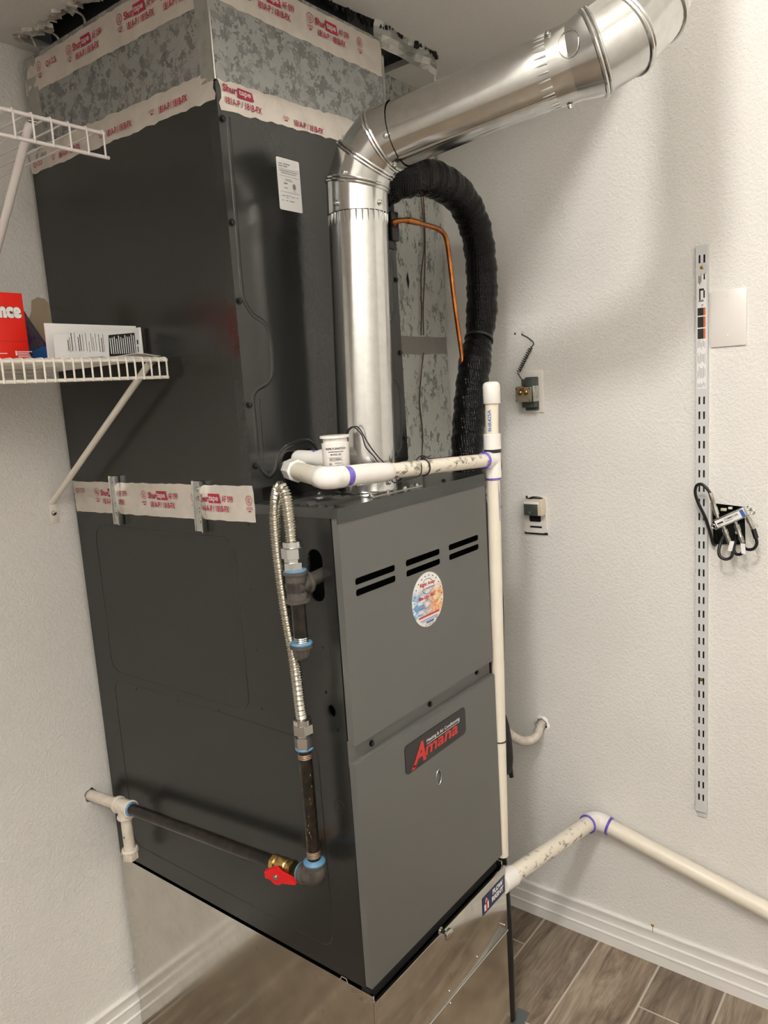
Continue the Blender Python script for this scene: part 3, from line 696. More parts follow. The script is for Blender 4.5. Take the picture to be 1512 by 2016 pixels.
# crumpled flashing beside the plenum
fl = thing('metal_flashing', (.55, .2, 2.15), 'crumpled grey sheet metal flashing hanging from the ceiling opening beside the plenum', 'flashing')
rnd = random.Random(11); vs = []; nx, ny = 9, 4
for j in range(ny + 1):
    for i in range(nx + 1):
        x = .437 + (.650 - .437) * i / nx; zt = CEIL + .002; zb = 2.150 + .004 * math.sin(i)
        if i == nx: zb = 2.146
        vs.append((x, .199 + .005 * math.sin(i * 1.1 + j * .9) + rnd.uniform(-.002, .002), zb + (zt - zb) * j / ny))
n = nx + 1
MB().add(vs, [(j * n + i, j * n + i + 1, (j + 1) * n + i + 1, (j + 1) * n + i) for j in range(ny) for i in range(nx)]).build('sheet', 'galv_strip', fl, False)
MB().tube([(.651, .202, CEIL), (.650, .203, 2.16), (.652, .203, 2.125)], .0022, 8).build('edge_bead', 'paper', fl)
# two joining straps over the tape
def strap(u_, v_, u2, v2, label):
    a = hx(u_, v_, 0); b = hx(u2, v2, 0); up = (a - b); L = up.length; up.normalize(); xd = V((0, -1, 0)); xd = (xd - up * xd.dot(up)).normalized()
    f_ = frame(b + V((-.0022, 0, 0)), xd, up)
    t = thing('joining_strap', b, label, 'metal strap', 'joining straps across the taped cabinet joint')
    MB().box((-.017, 0, 0), (.012, L, .0018), mat=f_, bev=.0005).box((.012, 0, -.001), (.0145, L, .011), mat=f_, bev=.0005).box((-.017, 0, -.0015), (-.0155, L, .003), mat=f_).build('angle', 'zinc', t)
    for k in (.22, .42, .66, .84):
        p = f_ @ V((-.001 + random.uniform(-.002, .002), L * k, .0018)); MB().screw(p, f_.to_3x3() @ V((0, 0, 1)), .0040, .0045).build('screw', 'steel', t)
strap(226, 937, 238, 1032, 'short zinc strap with four screws near the shelf brace, over the foil tape')
strap(392, 947, 401, 1046, 'short zinc strap with four screws near the front corner, over the foil tape')
# ------------------------------------------------------------------ flue pipe
fl_ = thing('flue_pipe', (.19, .09, FT), 'shiny galvanized flue pipe rising from the furnace and bending across the room', 'flue pipe')
hd = V((.20, -.9798, 0))
def ud_(a): a = math.radians(a); return V((0, 0, 1)) * math.cos(a) + hd * math.sin(a)
B0 = V((.187, .090, FT)); V1 = V((.205, .083, 1.824)); V2 = V1 + ud_(26) * .042; V3 = V2 + ud_(52) * .042; rd = ud_(81.5); S_ = V3 + rd * .034; E_ = S_ + rd * .262; R2 = E_ + rd * .058
d1, d2, d3 = V((.50, -.72, .46)).normalized(), V((.62, -.40, .68)).normalized(), V((.50, -.1, .86)).normalized()
G1 = R2 + d1 * .046; G2 = G1 + d2 * .056; G3 = G2 + d3 * .05; G4 = G3 + V((.12, .03, .99)).normalized() * .06
up = (V1 - B0).normalized(); VC = B0 + up * (1.776 - FT) / up.z
LB = V((-.14, 0, 0))
MB().box((.115, .022, FT), (.262, .158, FT + .0014)).build('base_flange', 'flue', fl_)
MB().lathe(B0, B0 + up, [(0, .060), (.002, .0545), (.004, .0535), (.034, .0535), (.035, .0525)], 36).build('base_collar', 'flue', fl_)
for x, y in ((.122, .030), (.165, .027), (.215, .027), (.255, .030), (.255, .15), (.122, .15)): MB().screw((x, y, FT + .0014), (0, 0, 1), .0034, .004).build('screw', 'steel', fl_)
for a in (200, 262, 320):
    q = B0 + up * .017 + V((math.cos(math.radians(a)), math.sin(math.radians(a)), 0)) * .0535; MB().screw(q, q - (B0 + up * .017), .0034, .005).build('screw', 'steel', fl_)
L1 = (VC - B0).length
MB().lathe(B0, VC, [(.002, .0508), (L1 * .5, .0508), (L1 - .016, .0508), (L1 + .006, .0500)], 40, cap=False).build('vertical_pipe', 'flue', fl_)
m_ = MB()     # crimped end just below the elbow
for k in range(30):
    a = 2 * math.pi * k / 30; dv = V((math.cos(a), math.sin(a), 0)); c = VC
    m_.tube([c + dv * .0502 - up * .020, c + dv * .0502 - up * .010, c + dv * .0502 + up * .001], [.0004, .0017, .0021], 6)
m_.build('crimp', 'flue', fl_)
path = [VC, V1, V2, V3, S_]; rr = [.0525] * 5; RG = miter(path, rr, 36)
for i in range(4):
    m_ = MB(); skin(m_, RG[i], RG[i + 1]); m_.build('elbow_gore', 'flue', fl_)
for i in (1, 2, 3):
    off = (path[i + 1] - path[i]).normalized() * .0055
    m_ = MB(); ringtube(m_, RG[i], .0030); ringtube(m_, [p + off for p in RG[i]], .0026); m_.build('elbow_bead', 'flue', fl_)
def pscrew(c, ax, r, a, parent=fl_):
    ax = ax.normalized(); u_ = ax.orthogonal().normalized(); w_ = ax.cross(u_); dv = u_ * math.cos(a) + w_ * math.sin(a)
    MB().screw(c + dv * r, dv, .0033, .005).build('screw', 'steel', parent)
def face(c, ax, r, deg):          # outward direction facing the camera, turned by deg round the axis
    ax = ax.normalized(); t = (CP - c); t = (t - ax * t.dot(ax)).normalized(); return Matrix.Rotation(math.radians(deg), 3, ax) @ t
for c, ax, deg, r in ((VC + up * .012, up, -42, .0525), (VC + up * .012, up, 45, .0525), (S_ - rd * .004, rd, -5, .0525), (S_ - rd * .012, rd, 50, .0525), (E_ + rd * .006, rd, -60, .0525), (E_ + rd * .012, rd, 75, .054), (V1 + ud_(26) * .012, ud_(26), -30, .0525)):
    dv = face(c, ax, r, deg); MB().screw(c + dv * r, dv, .0033, .005).build('screw', 'steel', fl_)
Lr = (E_ - S_).length
MB().lathe(S_, E_, [(-.006, .0500), (.004, .0508), (Lr * .5, .0508), (Lr - .02, .0508), (Lr + .006, .0500)], 40, cap=False).build('run_pipe', 'flue', fl_)
dv = face(S_, rd, .0508, 42); dz = rd.cross(dv)
MB().add([S_ + dv * .0509 + dz * .002, S_ + dv * .0522 - dz * .001, S_ + dv * .0509 - dz * .004] + [E_ + dv * .0509 + dz * .002, E_ + dv * .0522 - dz * .001, E_ + dv * .0509 - dz * .004], [(0, 1, 4, 3), (1, 2, 5, 4)]).build('seam', 'flue', fl_)
m_ = MB()
for k in range(30):
    a = 2 * math.pi * k / 30; u_ = rd.orthogonal().normalized(); w_ = rd.cross(u_); dv = u_ * math.cos(a) + w_ * math.sin(a)
    m_.tube([E_ + dv * .0502 - rd * .020, E_ + dv * .0504 - rd * .010, E_ + dv * .0504 + rd * .001], [.0004, .0014, .0016], 6)
m_.build('crimp', 'flue', fl_)
EM = E_ + rd * .030
path = [E_, EM, R2, G1, G2, G3, G4]; RG = miter(path, [.0528, .0535, .0592, .0592, .0592, .0592, .0592], 36)
m_ = MB(); skin(m_, RG[0], RG[1]); skin(m_, RG[1], RG[2]); m_.build('increaser', 'flue', fl_)
for i in range(2, 6):
    m_ = MB(); skin(m_, RG[i], RG[i + 1]); m_.build('elbow_gore', 'flue', fl_)
for i in range(2, 6):
    off = (path[i + 1] - path[i]).normalized() * .0065
    m_ = MB(); ringtube(m_, RG[i], .0036); ringtube(m_, [p + off for p in RG[i]], .0030); m_.build('elbow_bead', 'flue', fl_)
MB().lathe(G4, (G4.x + .01, G4.y, 3), [(-.002, .058), (HI + .01 - G4.z, .058)], 36, cap=False).build('upper_pipe', 'flue', fl_)
MB().lathe((G4.x, G4.y, HI), (G4.x, G4.y, 0), [(-.001, .085), (.0015, .084), (.003, .062)], 36).build('ceiling_ring', 'flue', fl_)
c = E_ + rd * .034; dv = face(c, rd, .055, -28); dz = rd.cross(dv)          # stamped oval mark
m_ = MB(); m_.tube([c + rd * (.015 * math.cos(t)) + (dv * math.cos(.36 * math.sin(t)) + dz * math.sin(.36 * math.sin(t))) * (.0555 + .028 * .11 * math.cos(t)) for t in [2 * math.pi * k / 32 for k in range(33)]], .0007, 6); m_.build('stamped_mark', 'flue', fl_)

# ------------------------------------------------------------------ return duct, refrigerant lines, thermostat wire
du = thing('return_air_duct', (.66, .5, 0), 'pale galvanized vertical duct between coil cabinet and white wall', 'duct')
MB().box((W + .006, .346, 0), (XR - .006, YB - .018, CEIL + .1)).build('duct_body', 'galv_chase', du, False)
MB().add([(.70, .3455, 1.742), (.707, .3455, 1.76), (.712, .3455, 1.735), (.706, .3455, 1.715)], [(0, 1, 2, 3)]).build('punched_mark', 'dark', du)
MB().box((.62, .3445, 2.02), (.66, .346, 2.09)).build('duct_clip', 'galv_strip', du)
rnd = random.Random(4); vs = []
for j in range(5):
    for i in range(10): vs.append((.60 + .262 * i / 9, .3445 - rnd.uniform(0, .0012), 1.561 + .043 * j / 4 + rnd.uniform(-.0008, .0008)))
MB().add(vs, [(j * 10 + i, j * 10 + i + 1, (j + 1) * 10 + i + 1, (j + 1) * 10 + i) for j in range(4) for i in range(9)]).build('duct_tape', 'duct_tape', du)
tw = thing('thermostat_wire', (.72, .34, 1.303), 'thin brown thermostat wire hanging down the pale duct', 'wire')
pw = [hy(*p, .341) for p in ((833, 385), (836, 430), (837, 482), (836, 540), (833, 610), (834, 660))]
MB().tube(catmull(pw, 6), .0016, 8).build('strand', 'wire_brown', tw)
MB().tube(catmull([hy(*p, .341) for p in ((829, 385), (834, 440), (835, 490), (829, 545), (830, 610), (829, 660))], 6), .0015, 8).build('strand', 'wire_brown', tw)
MB().tube(catmull([hy(*p, .341) for p in ((834, 695), (829, 740), (826, 790), (832, 850))] + [hy(831, 890, .30), hy(832, 912, .05)], 6), .0017, 8).build('strand', 'wire_brown', tw)

ls = thing('insulated_suction_line', (.56, .09, .55), 'thick black wrapped refrigerant line arching out of the coil cabinet', 'insulated pipe')
pth = [V((.405, YC - .004, 1.872)), hy(795, 352, .150), hy(840, 350, .142), hy(878, 365, .14), hy(911, 395, .14), hy(936, 450, .14), hy(947, 520, .14), hy(949, 600, .14), hy(944, 660, .14), hy(937, 700, .135), hy(928, 770, .13), hy(922, 850, .12), hy(921, 900, .112), hy(926, 980, .105)]
cp = resample(catmull(pth, 12), .004); rnd = random.Random(2); rr = []
for k, p in enumerate(cp):
    b = .0365 + .0011 * math.sin(k * .55) + .0007 * math.sin(k * 1.37) + rnd.uniform(-.0003, .0003)
    if 1.54 < p.z < 1.62: b -= .006 * math.sin((p.z - 1.54) / .08 * math.pi)
    if p.z > 1.62 and p.x > .62: b -= .001
    rr.append(b)
MB().tube(cp, rr, 28).build('sleeve', 'sleeve', ls)
pb_ = min(range(len(cp)), key=lambda i: abs(cp[i].z - 1.578) if cp[i].x > .55 else 9)
MB().tube([cp[pb_ - 1], cp[pb_], cp[pb_ + 1]], [.0335, .034, .0335], 28).build('band', 'black', ls)
end = cp[-1]
lo = [end, V((.572, .092, 1.10)), V((.566, .090, .95)), V((.568, .086, .80)), V((.570, .084, .70))]
MB().tube(catmull(lo, 8), [.034] * 16 + [.028] * 17, 24).build('lower_sleeve', 'foam', ls)
MB().tube(catmull([V((.570, .084, .745)), V((.574, .080, .68)), V((.577, .077, .62)), V((.578, .076, .575))], 6), [.026, .028, .031, .034, .036, .0375, .038, .0385, .039, .039, .039, .0385, .038, .038, .037, .036, .035, .032, .022], 24).build('foam_end', 'foam', ls)
MB().tube([V((.597, .054, .585)), V((.599, .052, .562))], [.006, .005], 10).build('dangling_end', 'foam', ls)
MB().tube(catmull([V((.570, .076, .60)), V((.545, .062, .45)), V((.520, .040, .33)), V((.508, .030, .22)), V((.500, .026, .12)), V((.494, .024, .014))], 8), .014, 16).build('lower_hose', 'wire_black', ls)

cl = thing('copper_liquid_line', (.43, .15, 1.80), 'bare copper refrigerant tube bending down beside the black line', 'copper pipe')
pc = [V((.432, YC - .012, 1.806)), hy(775, 437, .164), hy(800, 434, .155), hy(838, 443, .155), hy(864, 452, .155), hy(878, 470, .155), hy(886, 520, .155), hy(894, 590, .152), hy(903, 655, .150), hy(909, 700, .148), hy(912, 740, .146)]
MB().tube(catmull(pc, 10), .0052, 14).build('tube', 'copper', cl)
q = hy(803, 434, .155); q2 = hy(822, 438, .155); MB().cyl(q, q2, .0065, 16).build('brazed_coupling', 'copper', cl)

# ------------------------------------------------------------------ condensate drain (white PVC)
dr = thing('condensate_drain', (.472, 0, .40), 'white PVC condensate drain with purple primer joints across the furnace top', 'drain pipe')
rp, rf = .0134, .0168
TX, TY, TZ = .472, -.006, 1.325
eb = V((-.004, .014, 1.348)); run0 = V((TX, TY, TZ))
rdv = (run0 - eb).normalized()
def seg(a, b, r, name, mat, n=28, bev=.0012): return MB().cyl(a, b, r, n, 0, bev).build(name, mat, dr)
seg((TX, TY, TZ + .02), (TX, TY + -.004, 1.45), rp, 'standpipe', 'pvc_aged')
MB().lathe((TX, TY - .004, 1.437), (TX, TY - .004, 2), [(0, .0165), (.001, .0172), (.034, .0172), (.039, .0160), (.042, .0125), (.0435, .006)], 28).build('cap', 'pvc', dr)
seg((TX, TY - .001, 1.3455), (TX, TY - .001, 1.377), .0175, 'coupling', 'pvc')
MB().cyl((TX, TY - .001, 1.339), (TX, TY - .001, 1.3455), .0172, 28).build('black_band', 'wire_black', dr)
MB().cyl((TX, TY, TZ - .037), (TX, TY, TZ + .015), rf, 28).cyl(run0 - rdv * .03, run0 + rdv * .002, rf, 28).build('tee', 'pvc', dr)
MB().cyl(run0 - rdv * .033, run0 - rdv * .029, rf + .0003, 28).build('primer_ring', 'purple', dr)
MB().cyl((TX, TY, TZ - .041), (TX, TY, TZ - .0365), rp + .0016, 28).build('primer_ring', 'purple', dr)
seg((.4690, .009, .449), (TX, TY, TZ - .036), rp, 'riser', 'pvc_aged')
m_ = MB(); m_.add([V((TX - .004, TY - .0128, z)) + V((dx, 0, 0)) for z, dx in ((1.286, 0), (1.286, .004), (1.20, .0025), (1.20, .0012))], [(0, 1, 2, 3)]); m_.build('primer_drip', 'purple', dr)
# horizontal run
cA, cB = hy(775, 930, .006).x, hy(697, 932, .012).x
def onrun(x): t = (x - eb.x) / (run0.x - eb.x); return eb.lerp(run0, t)
seg(onrun(.13), onrun(TX - .02), rp, 'cross_pipe', 'pvc_dirty')
cx1, cx0 = .148, .048
MB().lathe(onrun(cx1), onrun(cx0), [(0, .0148), (.001, .0156), (.012, .0156), (.030, .0170), ((cx1 - cx0) * 1.02, .0170)], 28).build('coupling', 'pvc', dr)
MB().cyl(onrun(.050), onrun(.030), .0160, 28).build('primer_ring', 'purple', dr)
bk = V((.092, YC + .006, 1.350)); bdir = (bk - eb).normalized()
arc = [onrun(.031), onrun(.018), onrun(.008) , eb + V((.0025, .004, 0)) + bdir * .004, eb + bdir * .022, eb + bdir * .034]
MB().tube(catmull(arc, 8), .0178, 28).build('elbow', 'pvc', dr)
MB().cyl(eb + bdir * .033, eb + bdir * .036, .0174, 28).build('primer_ring', 'purple', dr)
MB().cyl(eb + bdir * .035, eb + bdir * .142, .0158, 28).build('adapter_barrel', 'pvc_mid', dr)
MB().cyl(eb + bdir * .140, eb + bdir * .182, .0200, 8, 0, .003).build('hex_adapter', 'pvc', dr)
MB().cyl(eb + bdir * .18, bk + bdir * .004, .014, 24).build('coil_nipple', 'pvc', dr)
# second outlet with the float switch
MB().cyl((.118, YC + .004, 1.366), (.102, .118, 1.366), .0145, 24).cyl((.103, .120, 1.366), (.090, .075, 1.364), .0172, 24).build('switch_outlet', 'pvc', dr)
MB().cyl((.1075, .138, 1.366), (.1055, .130, 1.366), .0150, 24).build('primer_ring', 'purple', dr)
q = V((TX - .009, TY - .0120, 1.381)); m_ = MB(); ff2 = frame(V((TX, TY - .003, 0)) + face(V((TX, TY - .003, 1.4)), V((0, 0, 1)), .0134, -24) * .0137, (0, 0, 1), V((0, 0, 1)).cross(face(V((TX, TY, 1.4)), V((0, 0, 1)), .0134, -24)) * -1)
text(m_, '9HR425A', 1.382, -.004, .043, .0075, ff2 if (ff2.to_3x3() @ V((0, 0, 1))).dot(CP - q) > 0 else ff2, bold=.01); m_.build('blue_stamp', 'print_blue', dr, False)
def ztie(c, ax, r, tail, name='zip_tie'):
    ax = ax.normalized(); u_ = ax.orthogonal().normalized(); w_ = ax.cross(u_)
    m_ = MB(); ring = [c + (u_ * math.cos(a) + w_ * math.sin(a)) * r for a in [2 * math.pi * k / 28 for k in range(28)]]; ringtube(m_, ring, .0014)
    hd_ = face(c, ax, r, 35); p = c + V((0, 0, r + .001)); m_.box((-.0035, -.003, -.002), (.0035, .003, .004), mat=Matrix.Translation(p), bev=.0006); m_.tube([p, p + tail], .001, 6)
    return m_.build(name, 'wire_black', dr)
ztie(onrun(.243), rdv, rp + .0012, V((.022, -.002, .003)))
ztie(V((.4699, .0045, .72)), V((0, 0, 1)), rp + .0012, V((.012, .006, 0)))

fs = thing('float_switch', (.083, .068, 1.333), 'white cylindrical condensate float switch with black lettering', 'float switch')
fc = V((.083, .068, 0))
MB().lathe(fc + V((0, 0, 1.333)), fc + V((0, 0, 2)), [(0, .0215), (.002, .0222), (.060, .0230), (.063, .0232), (.0635, .0205), (.071, .0205), (.0712, .0250), (.0745, .0252), (.0752, .0245)], 36).build('body', 'pvc', fs)
cdir = face(V((.083, .068, 1.37)), V((0, 0, 1)), .023, 0)
m_ = MB(); m2 = MB(); m3 = MB()
def wrap(mb, s, xc, z, w_, h, bold=.01, m=0):
    t_ = MB(); text(t_, s, -w_ / 2, z, w_, h, I4, bold=bold)
    for p in t_.v:
        a = (p.x + xc) / .0234; d = Matrix.Rotation(a, 3, 'Z') @ cdir; p_ = fc + d * .0237; p.x, p.y, p.z = p_.x, p_.y, p.y
    mb.add(t_.v, t_.f, m)
def wbar(mb, x0, x1, z, h):
    n = 6; vs = []
    for k in range(n + 1):
        a = (x0 + (x1 - x0) * k / n) / .0234; d = Matrix.Rotation(a, 3, 'Z') @ cdir; p_ = fc + d * .0237
        vs += [V((p_.x, p_.y, z)), V((p_.x, p_.y, z + h))]
    mb.add(vs, [(2 * k, 2 * k + 2, 2 * k + 3, 2 * k + 1) for k in range(n)])
wrap(m_, 'SAFE-T-SWITCH', 0, 1.3855, .035, .0036, .03); wrap(m_, 'MODEL SS2', .000, 1.3765, .018, .0026, .02); wbar(m_, -.013, .013, 1.3818, .0009)
wrap(m_, 'RECTORSEAL', -.001, 1.3688, .020, .0026, .02); wbar(m_, -.0125, .011, 1.3674, .0004); wbar(m_, -.0125, .011, 1.3726, .0004); wrap(m_, 'UL', -.010, 1.3608, .005, .0034, .03)
wbar(m2, -.003, .011, 1.3632, .0008); wbar(m2, 0, .012, 1.3595, .0008); wbar(m2, -.008, .007, 1.3535, .0009); wbar(m2, -.008, .008, 1.3495, .0006)
m_.build('black_print', 'print_black', fs, False); m2.build('grey_print', 'print_grey', fs, False)
for k, pts in enumerate((((684, 855), (690, 844), (705, 841), (722, 868), (733, 885), (750, 905), (765, 915), (800, 919), (820, 913)), ((681, 855), (686, 845), (697, 841), (712, 856), (720, 880), (735, 897), (748, 912), (775, 921)))):
    d_ = [.068, .062, .05, .022, .018, .016, .018, .022, .02]
    MB().tube(catmull([hy(*p, d_[i]) for i, p in enumerate(pts)], 6), .0011, 8).build('lead_wire', 'wire_black', fs)
MB().tube(catmull([hy(*p, .03) for p in ((770, 935),)] + [hy(775, 950, .0), hy(800, 944, -.004), hy(825, 937, -.006), hy(830, 925, -.012), hy(828, 910, -.002), hy(820, 905, .02), hy(832, 897, .03), hy(850, 903, .03), hy(890, 899, .03)], 6), .0011, 8).build('lead_wire', 'wire_black', fs)
cw = thing('control_cable', (.49, 0, .9), 'thin black control cable tied loosely beside the white riser', 'wire')
MB().tube(catmull([hy(*p, .02) for p in ((985, 900), (987, 920), (984, 945), (982, 985), (986, 998), (983, 1008), (984, 1060), (985, 1120), (990, 1180), (992, 1300))], 6), .0013, 8).build('cable', 'wire_black', cw)

# drain from the base box to the wall and along it
dl = thing('wall_drain_line', (XR - .03, -.05, .34), 'white PVC drain line running from the base box to the elbow and along the white wall', 'drain pipe')
rw = .0192; EX = XR - .029
el = hx(1172, 1612, EX); st = V((W + .0025, .010, .388)); dd = (el - st).normalized(); wend = hx(1512, 1793, EX); wd = (wend - el).normalized()
MB().cyl(st, st + dd * .044, .0240, 28).build('coupling', 'pvc', dl)
MB().cyl(st + dd * .03, el - dd * .03, rw, 28).build('stub_pipe', 'pvc_stub', dl)
MB().tube(catmull([el - dd * .036, el - dd * .018, el + (wd - dd) * .006, el + wd * .018, el + wd * .036], 8), .0235, 28).build('elbow', 'pvc', dl)
MB().cyl(el - dd * .0385, el - dd * .0345, .0238, 28).build('primer_ring', 'purple', dl); MB().cyl(el + wd * .0335, el + wd * .040, .0236, 28).build('primer_ring', 'purple', dl)
MB().cyl(el + wd * .03, el + wd * 1.2, rw, 28).build('wall_pipe', 'pvc_aged', dl)

# ------------------------------------------------------------------ gas line
gp = thing('gas_supply_pipe', (-.042, .4, .5), 'gas pipe with beige painted tee, black run and black riser beside the furnace', 'gas pipe')
gx, gz, gy = -.042, .620, .640
zr = lambda y: .616 + (.640 + .0 - y) * .085
A = V((gx, YB + .02, .612)); T = V((gx, gy, .627)); Vv = V((gx, .150, .664)); EL = V((gx, .073, .672))
run = (Vv - T).normalized(); back = (A - T).normalized()
MB().cyl(A, T + back * .02, .0122, 20).build('wall_nipple', 'beige_pipe', gp)
def fitting(mb, c, dirs, r, L, band=.004):
    for d in dirs:
        d = V(d).normalized(); mb.lathe(c - d * r * .5, c + d, [(0, r), (r * .5 + L - band * 1.6, r), (r * .5 + L - band * 1.3, r + .0028), (r * .5 + L - .001, r + .0028), (r * .5 + L, r + .0015)], 24)
m_ = MB(); fitting(m_, T, (back, run, (0, 0, -1)), .0155, .026); m_.build('pipe_tee', 'beige_pipe', gp)
MB().cyl(T + V((0, 0, -.02)), T + V((0, 0, -.108)), .0118, 20).build('drop_leg', 'beige_pipe', gp)
m_ = MB().lathe(T + V((0, 0, -.098)), T + V((0, 0, -1)), [(0, .0165), (.002, .0178), (.006, .0178), (.0075, .0155), (.021, .0155), (.0265, .0125), (.028, .006)], 20)
for k in range(6):
    a = 2 * math.pi * k / 6; m_.box((-.0012, -.002, 0), (.0016, .002, .015), mat=Matrix.Translation(T + V((math.cos(a) * .0155, math.sin(a) * .0155, -.121))) @ Matrix.Rotation(a, 4, 'Z'))
m_.build('drop_cap', 'beige_pipe', gp)
MB().cyl(T + V((-.0118, -.003, -.066)), T + V((-.0122, -.003, -.066)), .003, 10).build('blue_mark', 'print_blue', gp)
MB().lathe(T + run * .024, T + run, [(0, .0158), (.003, .0150), (.005, .0122)], 20).build('pipe_dope', 'dope', gp)
MB().cyl(T + run * .02, Vv - run * .018, .0118, 24).build('black_run', 'black_pipe', gp)
e1 = (EL - Vv).normalized()
m_ = MB(); m_.tube(catmull([EL - e1 * .028, EL - e1 * .012, EL + V((0, 0, .012)) + (e1 - V((0, 0, 1))) * .004, EL + V((0, 0, .026))], 6), .0165, 24); m_.lathe(EL - e1 * .03, EL, [(0, .0165), (.001, .019), (.007, .019), (.009, .0165)], 24); m_.lathe(EL + V((0, 0, .018)), EL + V((0, 0, 1)), [(0, .0165), (.002, .019), (.009, .019), (.010, .0165)], 24)
m_.build('elbow', 'iron', gp)
MB().lathe(EL + V((0, 0, .027)), EL + V((0, 0, 1)), [(0, .0185), (.002, .0188), (.005, .0150), (.007, .0125)], 24).build('pipe_dope', 'dope', gp)
MB().lathe(EL - e1 * .037, EL, [(0, .0145), (.003, .0172), (.006, .0175)], 24).build('pipe_dope', 'dope', gp)
MB().cyl(EL + V((0, 0, .02)), V((gx, .0735, .905)), .0114, 24).build('black_riser', 'black_pipe', gp)
m_ = MB()
for k in range(4): m_.lathe((gx, .073, EL.z + .038 + .003 * k), (gx, .073, 2), [(0, .0114), (.0015, .0121), (.003, .0114)], 20, cap=False)
m_.build('pipe_thread', 'thread', gp); m_ = MB()
for k in range(3): m_.lathe((gx, .0735, .887 + .003 * k), (gx, .0735, 2), [(0, .0114), (.0015, .0122), (.003, .0114)], 20, cap=False)
m_.build('pipe_thread', 'thread', gp)
rnd = random.Random(21); m_ = MB()
for k in range(16):
    a = math.radians(rnd.uniform(150, 260)); z = rnd.uniform(.745, .875); c = V((gx + math.cos(a) * .0113, .0733 + math.sin(a) * .0113, z)); s = rnd.uniform(.0008, .0022)
    m_.lathe(c + V((0, 0, s)), c - V((0, 0, 1)), [(0, .0002), (s * .6, s * .5), (s * 1.6, s * .55), (s * 2.6, .0002)], 6)
m_.build('rust_spots', 'rust_dark', gp)['kind'] = 'stuff'
vl = thing('gas_shutoff_valve', Vv, 'brass gas shutoff valve with red lever handle on the black pipe', 'valve')
MB().lathe(Vv - e1 * .026, EL, [(0, .0135), (.001, .0150), (.010, .0150), (.012, .0125), (.018, .0150), (.034, .0150), (.037, .0125), (.041, .0148), (.052, .0148), (.0525, .013)], 8).build('body', 'brass', vl)
sd = V((-1, -.25, -.12)).normalized(); MB().cyl(Vv + e1 * .0 + sd * .010, Vv + sd * .024, .0062, 16).build('stem', 'brass', vl)
hf = frame(Vv + sd * .0225, (e1 - sd * e1.dot(sd)), sd.cross(e1 - sd * e1.dot(sd)))
out = [(-.021, .009), (-.011, .012), (-.004, .016), (.006, .016), (.013, .007), (.034, -.004), (.040, -.009), (.036, -.0125), (.010, -.012), (.002, -.016), (-.007, -.015), (-.014, -.006), (-.023, -.004)]
MB().plate(out, [], .008, hf @ Matrix.Translation((0, 0, .006))).build('lever', 'red_plastic', vl)
MB().screw(hf @ V((0, 0, .006)), sd, .0036, .003).build('screw', 'steel', vl)
fx = thing('flexible_gas_connector', (gx, .0735, .895), 'corrugated stainless flexible gas connector looping up beside the furnace', 'gas hose')
fp0 = V((gx, .0735, .905))
m_ = MB().lathe(fp0, fp0 + V((0, 0, 1)), [(0, .0145), (.001, .0158), (.021, .0158), (.022, .0125), (.026, .0125)], 6, a0=.3); m_.build('adapter', 'zinc', fx)
MB().lathe(fp0 + V((0, 0, -.003)), fp0 + V((0, 0, 1)), [(0, .0135), (.003, .0155), (.005, .0145)], 20).build('pipe_dope', 'dope', fx)
MB().lathe(fp0 + V((0, 0, .026)), fp0 + V((0, 0, 1)), [(0, .0165), (.001, .0178), (.016, .0178), (.018, .0145), (.026, .0140), (.027, .0115)], 6, a0=.1).lathe(fp0 + V((0, 0, .043)), fp0 + V((0, 0, 1)), [(0, .0152), (.008, .0152), (.0095, .012)], 24).build('flare_nut', 'zinc', fx)
tp_ = V((-.050, .052, 1.183))
top = V((-.050, .0545, 1.252))
pf = [fp0 + V((0, 0, .05)), V((-.046, .0715, .985)), V((-.05, .0715, 1.06)), V((-.052, .0795, 1.142)), V((-.054, .083, 1.225)), V((-.053, .0845, 1.283)), V((-.053, .079, 1.318)), V((-.056, .065, 1.3405)), V((-.056, .054, 1.330)), V((-.053, .053, 1.294)), top]
cc = resample(catmull(pf, 24), .00095); MB().tube(cc, [.0086 + .0011 * math.cos(k * 2 * math.pi / 4.5) for k in range(len(cc))], 20).build('corrugated_hose', 'flex', fx)
MB().lathe(top + V((0, 0, .004)), top - V((0, 0, 1)), [(0, .0115), (.001, .0145), (.009, .0150), (.0095, .0178), (.010, .0178)], 24).lathe(top - V((0, 0, .006)), top - V((0, 0, 1)), [(0, .0150), (.001, .0178), (.017, .0178), (.018, .0140), (.024, .0140)], 6, a0=.5).build('flare_nut', 'zinc', fx)
MB().lathe(top - V((0, 0, .029)), top - V((0, 0, 1)), [(0, .0138), (.001, .0155), (.015, .0155), (.016, .0135)], 6, a0=.1).build('adapter', 'zinc', fx)
gd = thing('gas_drip_leg', tp_ - V((0, 0, .12)), 'black iron gas tee with capped drip leg entering the furnace side', 'gas fitting')
m_ = MB(); fitting(m_, tp_, ((0, 0, 1), (0, 0, -1), (1, .06, .04)), .0165, .0255); m_.build('tee', 'iron', gd)
MB().lathe(tp_ + V((0, 0, .0245)), tp_ + V((0, 0, 1)), [(0, .0180), (.002, .0178), (.0035, .0150)], 24).build('pipe_dope', 'dope', gd)
MB().cyl(tp_ + V((.02, .001, .001)), V((.06, .060, 1.189)), .0112, 24).build('inlet_nipple', 'iron', gd)
MB().cyl(tp_ - V((0, 0, .02)), tp_ - V((0, 0, .094)), .0112, 24).build('drip_nipple', 'black_pipe', gd)
m_ = MB()
for k in range(4): m_.lathe(tp_ - V((0, 0, .082 + .003 * k)), tp_ - V((0, 0, 1)), [(0, .0112), (.0015, .0120), (.003, .0112)], 20, cap=False)
m_.build('pipe_thread', 'steel', gd)
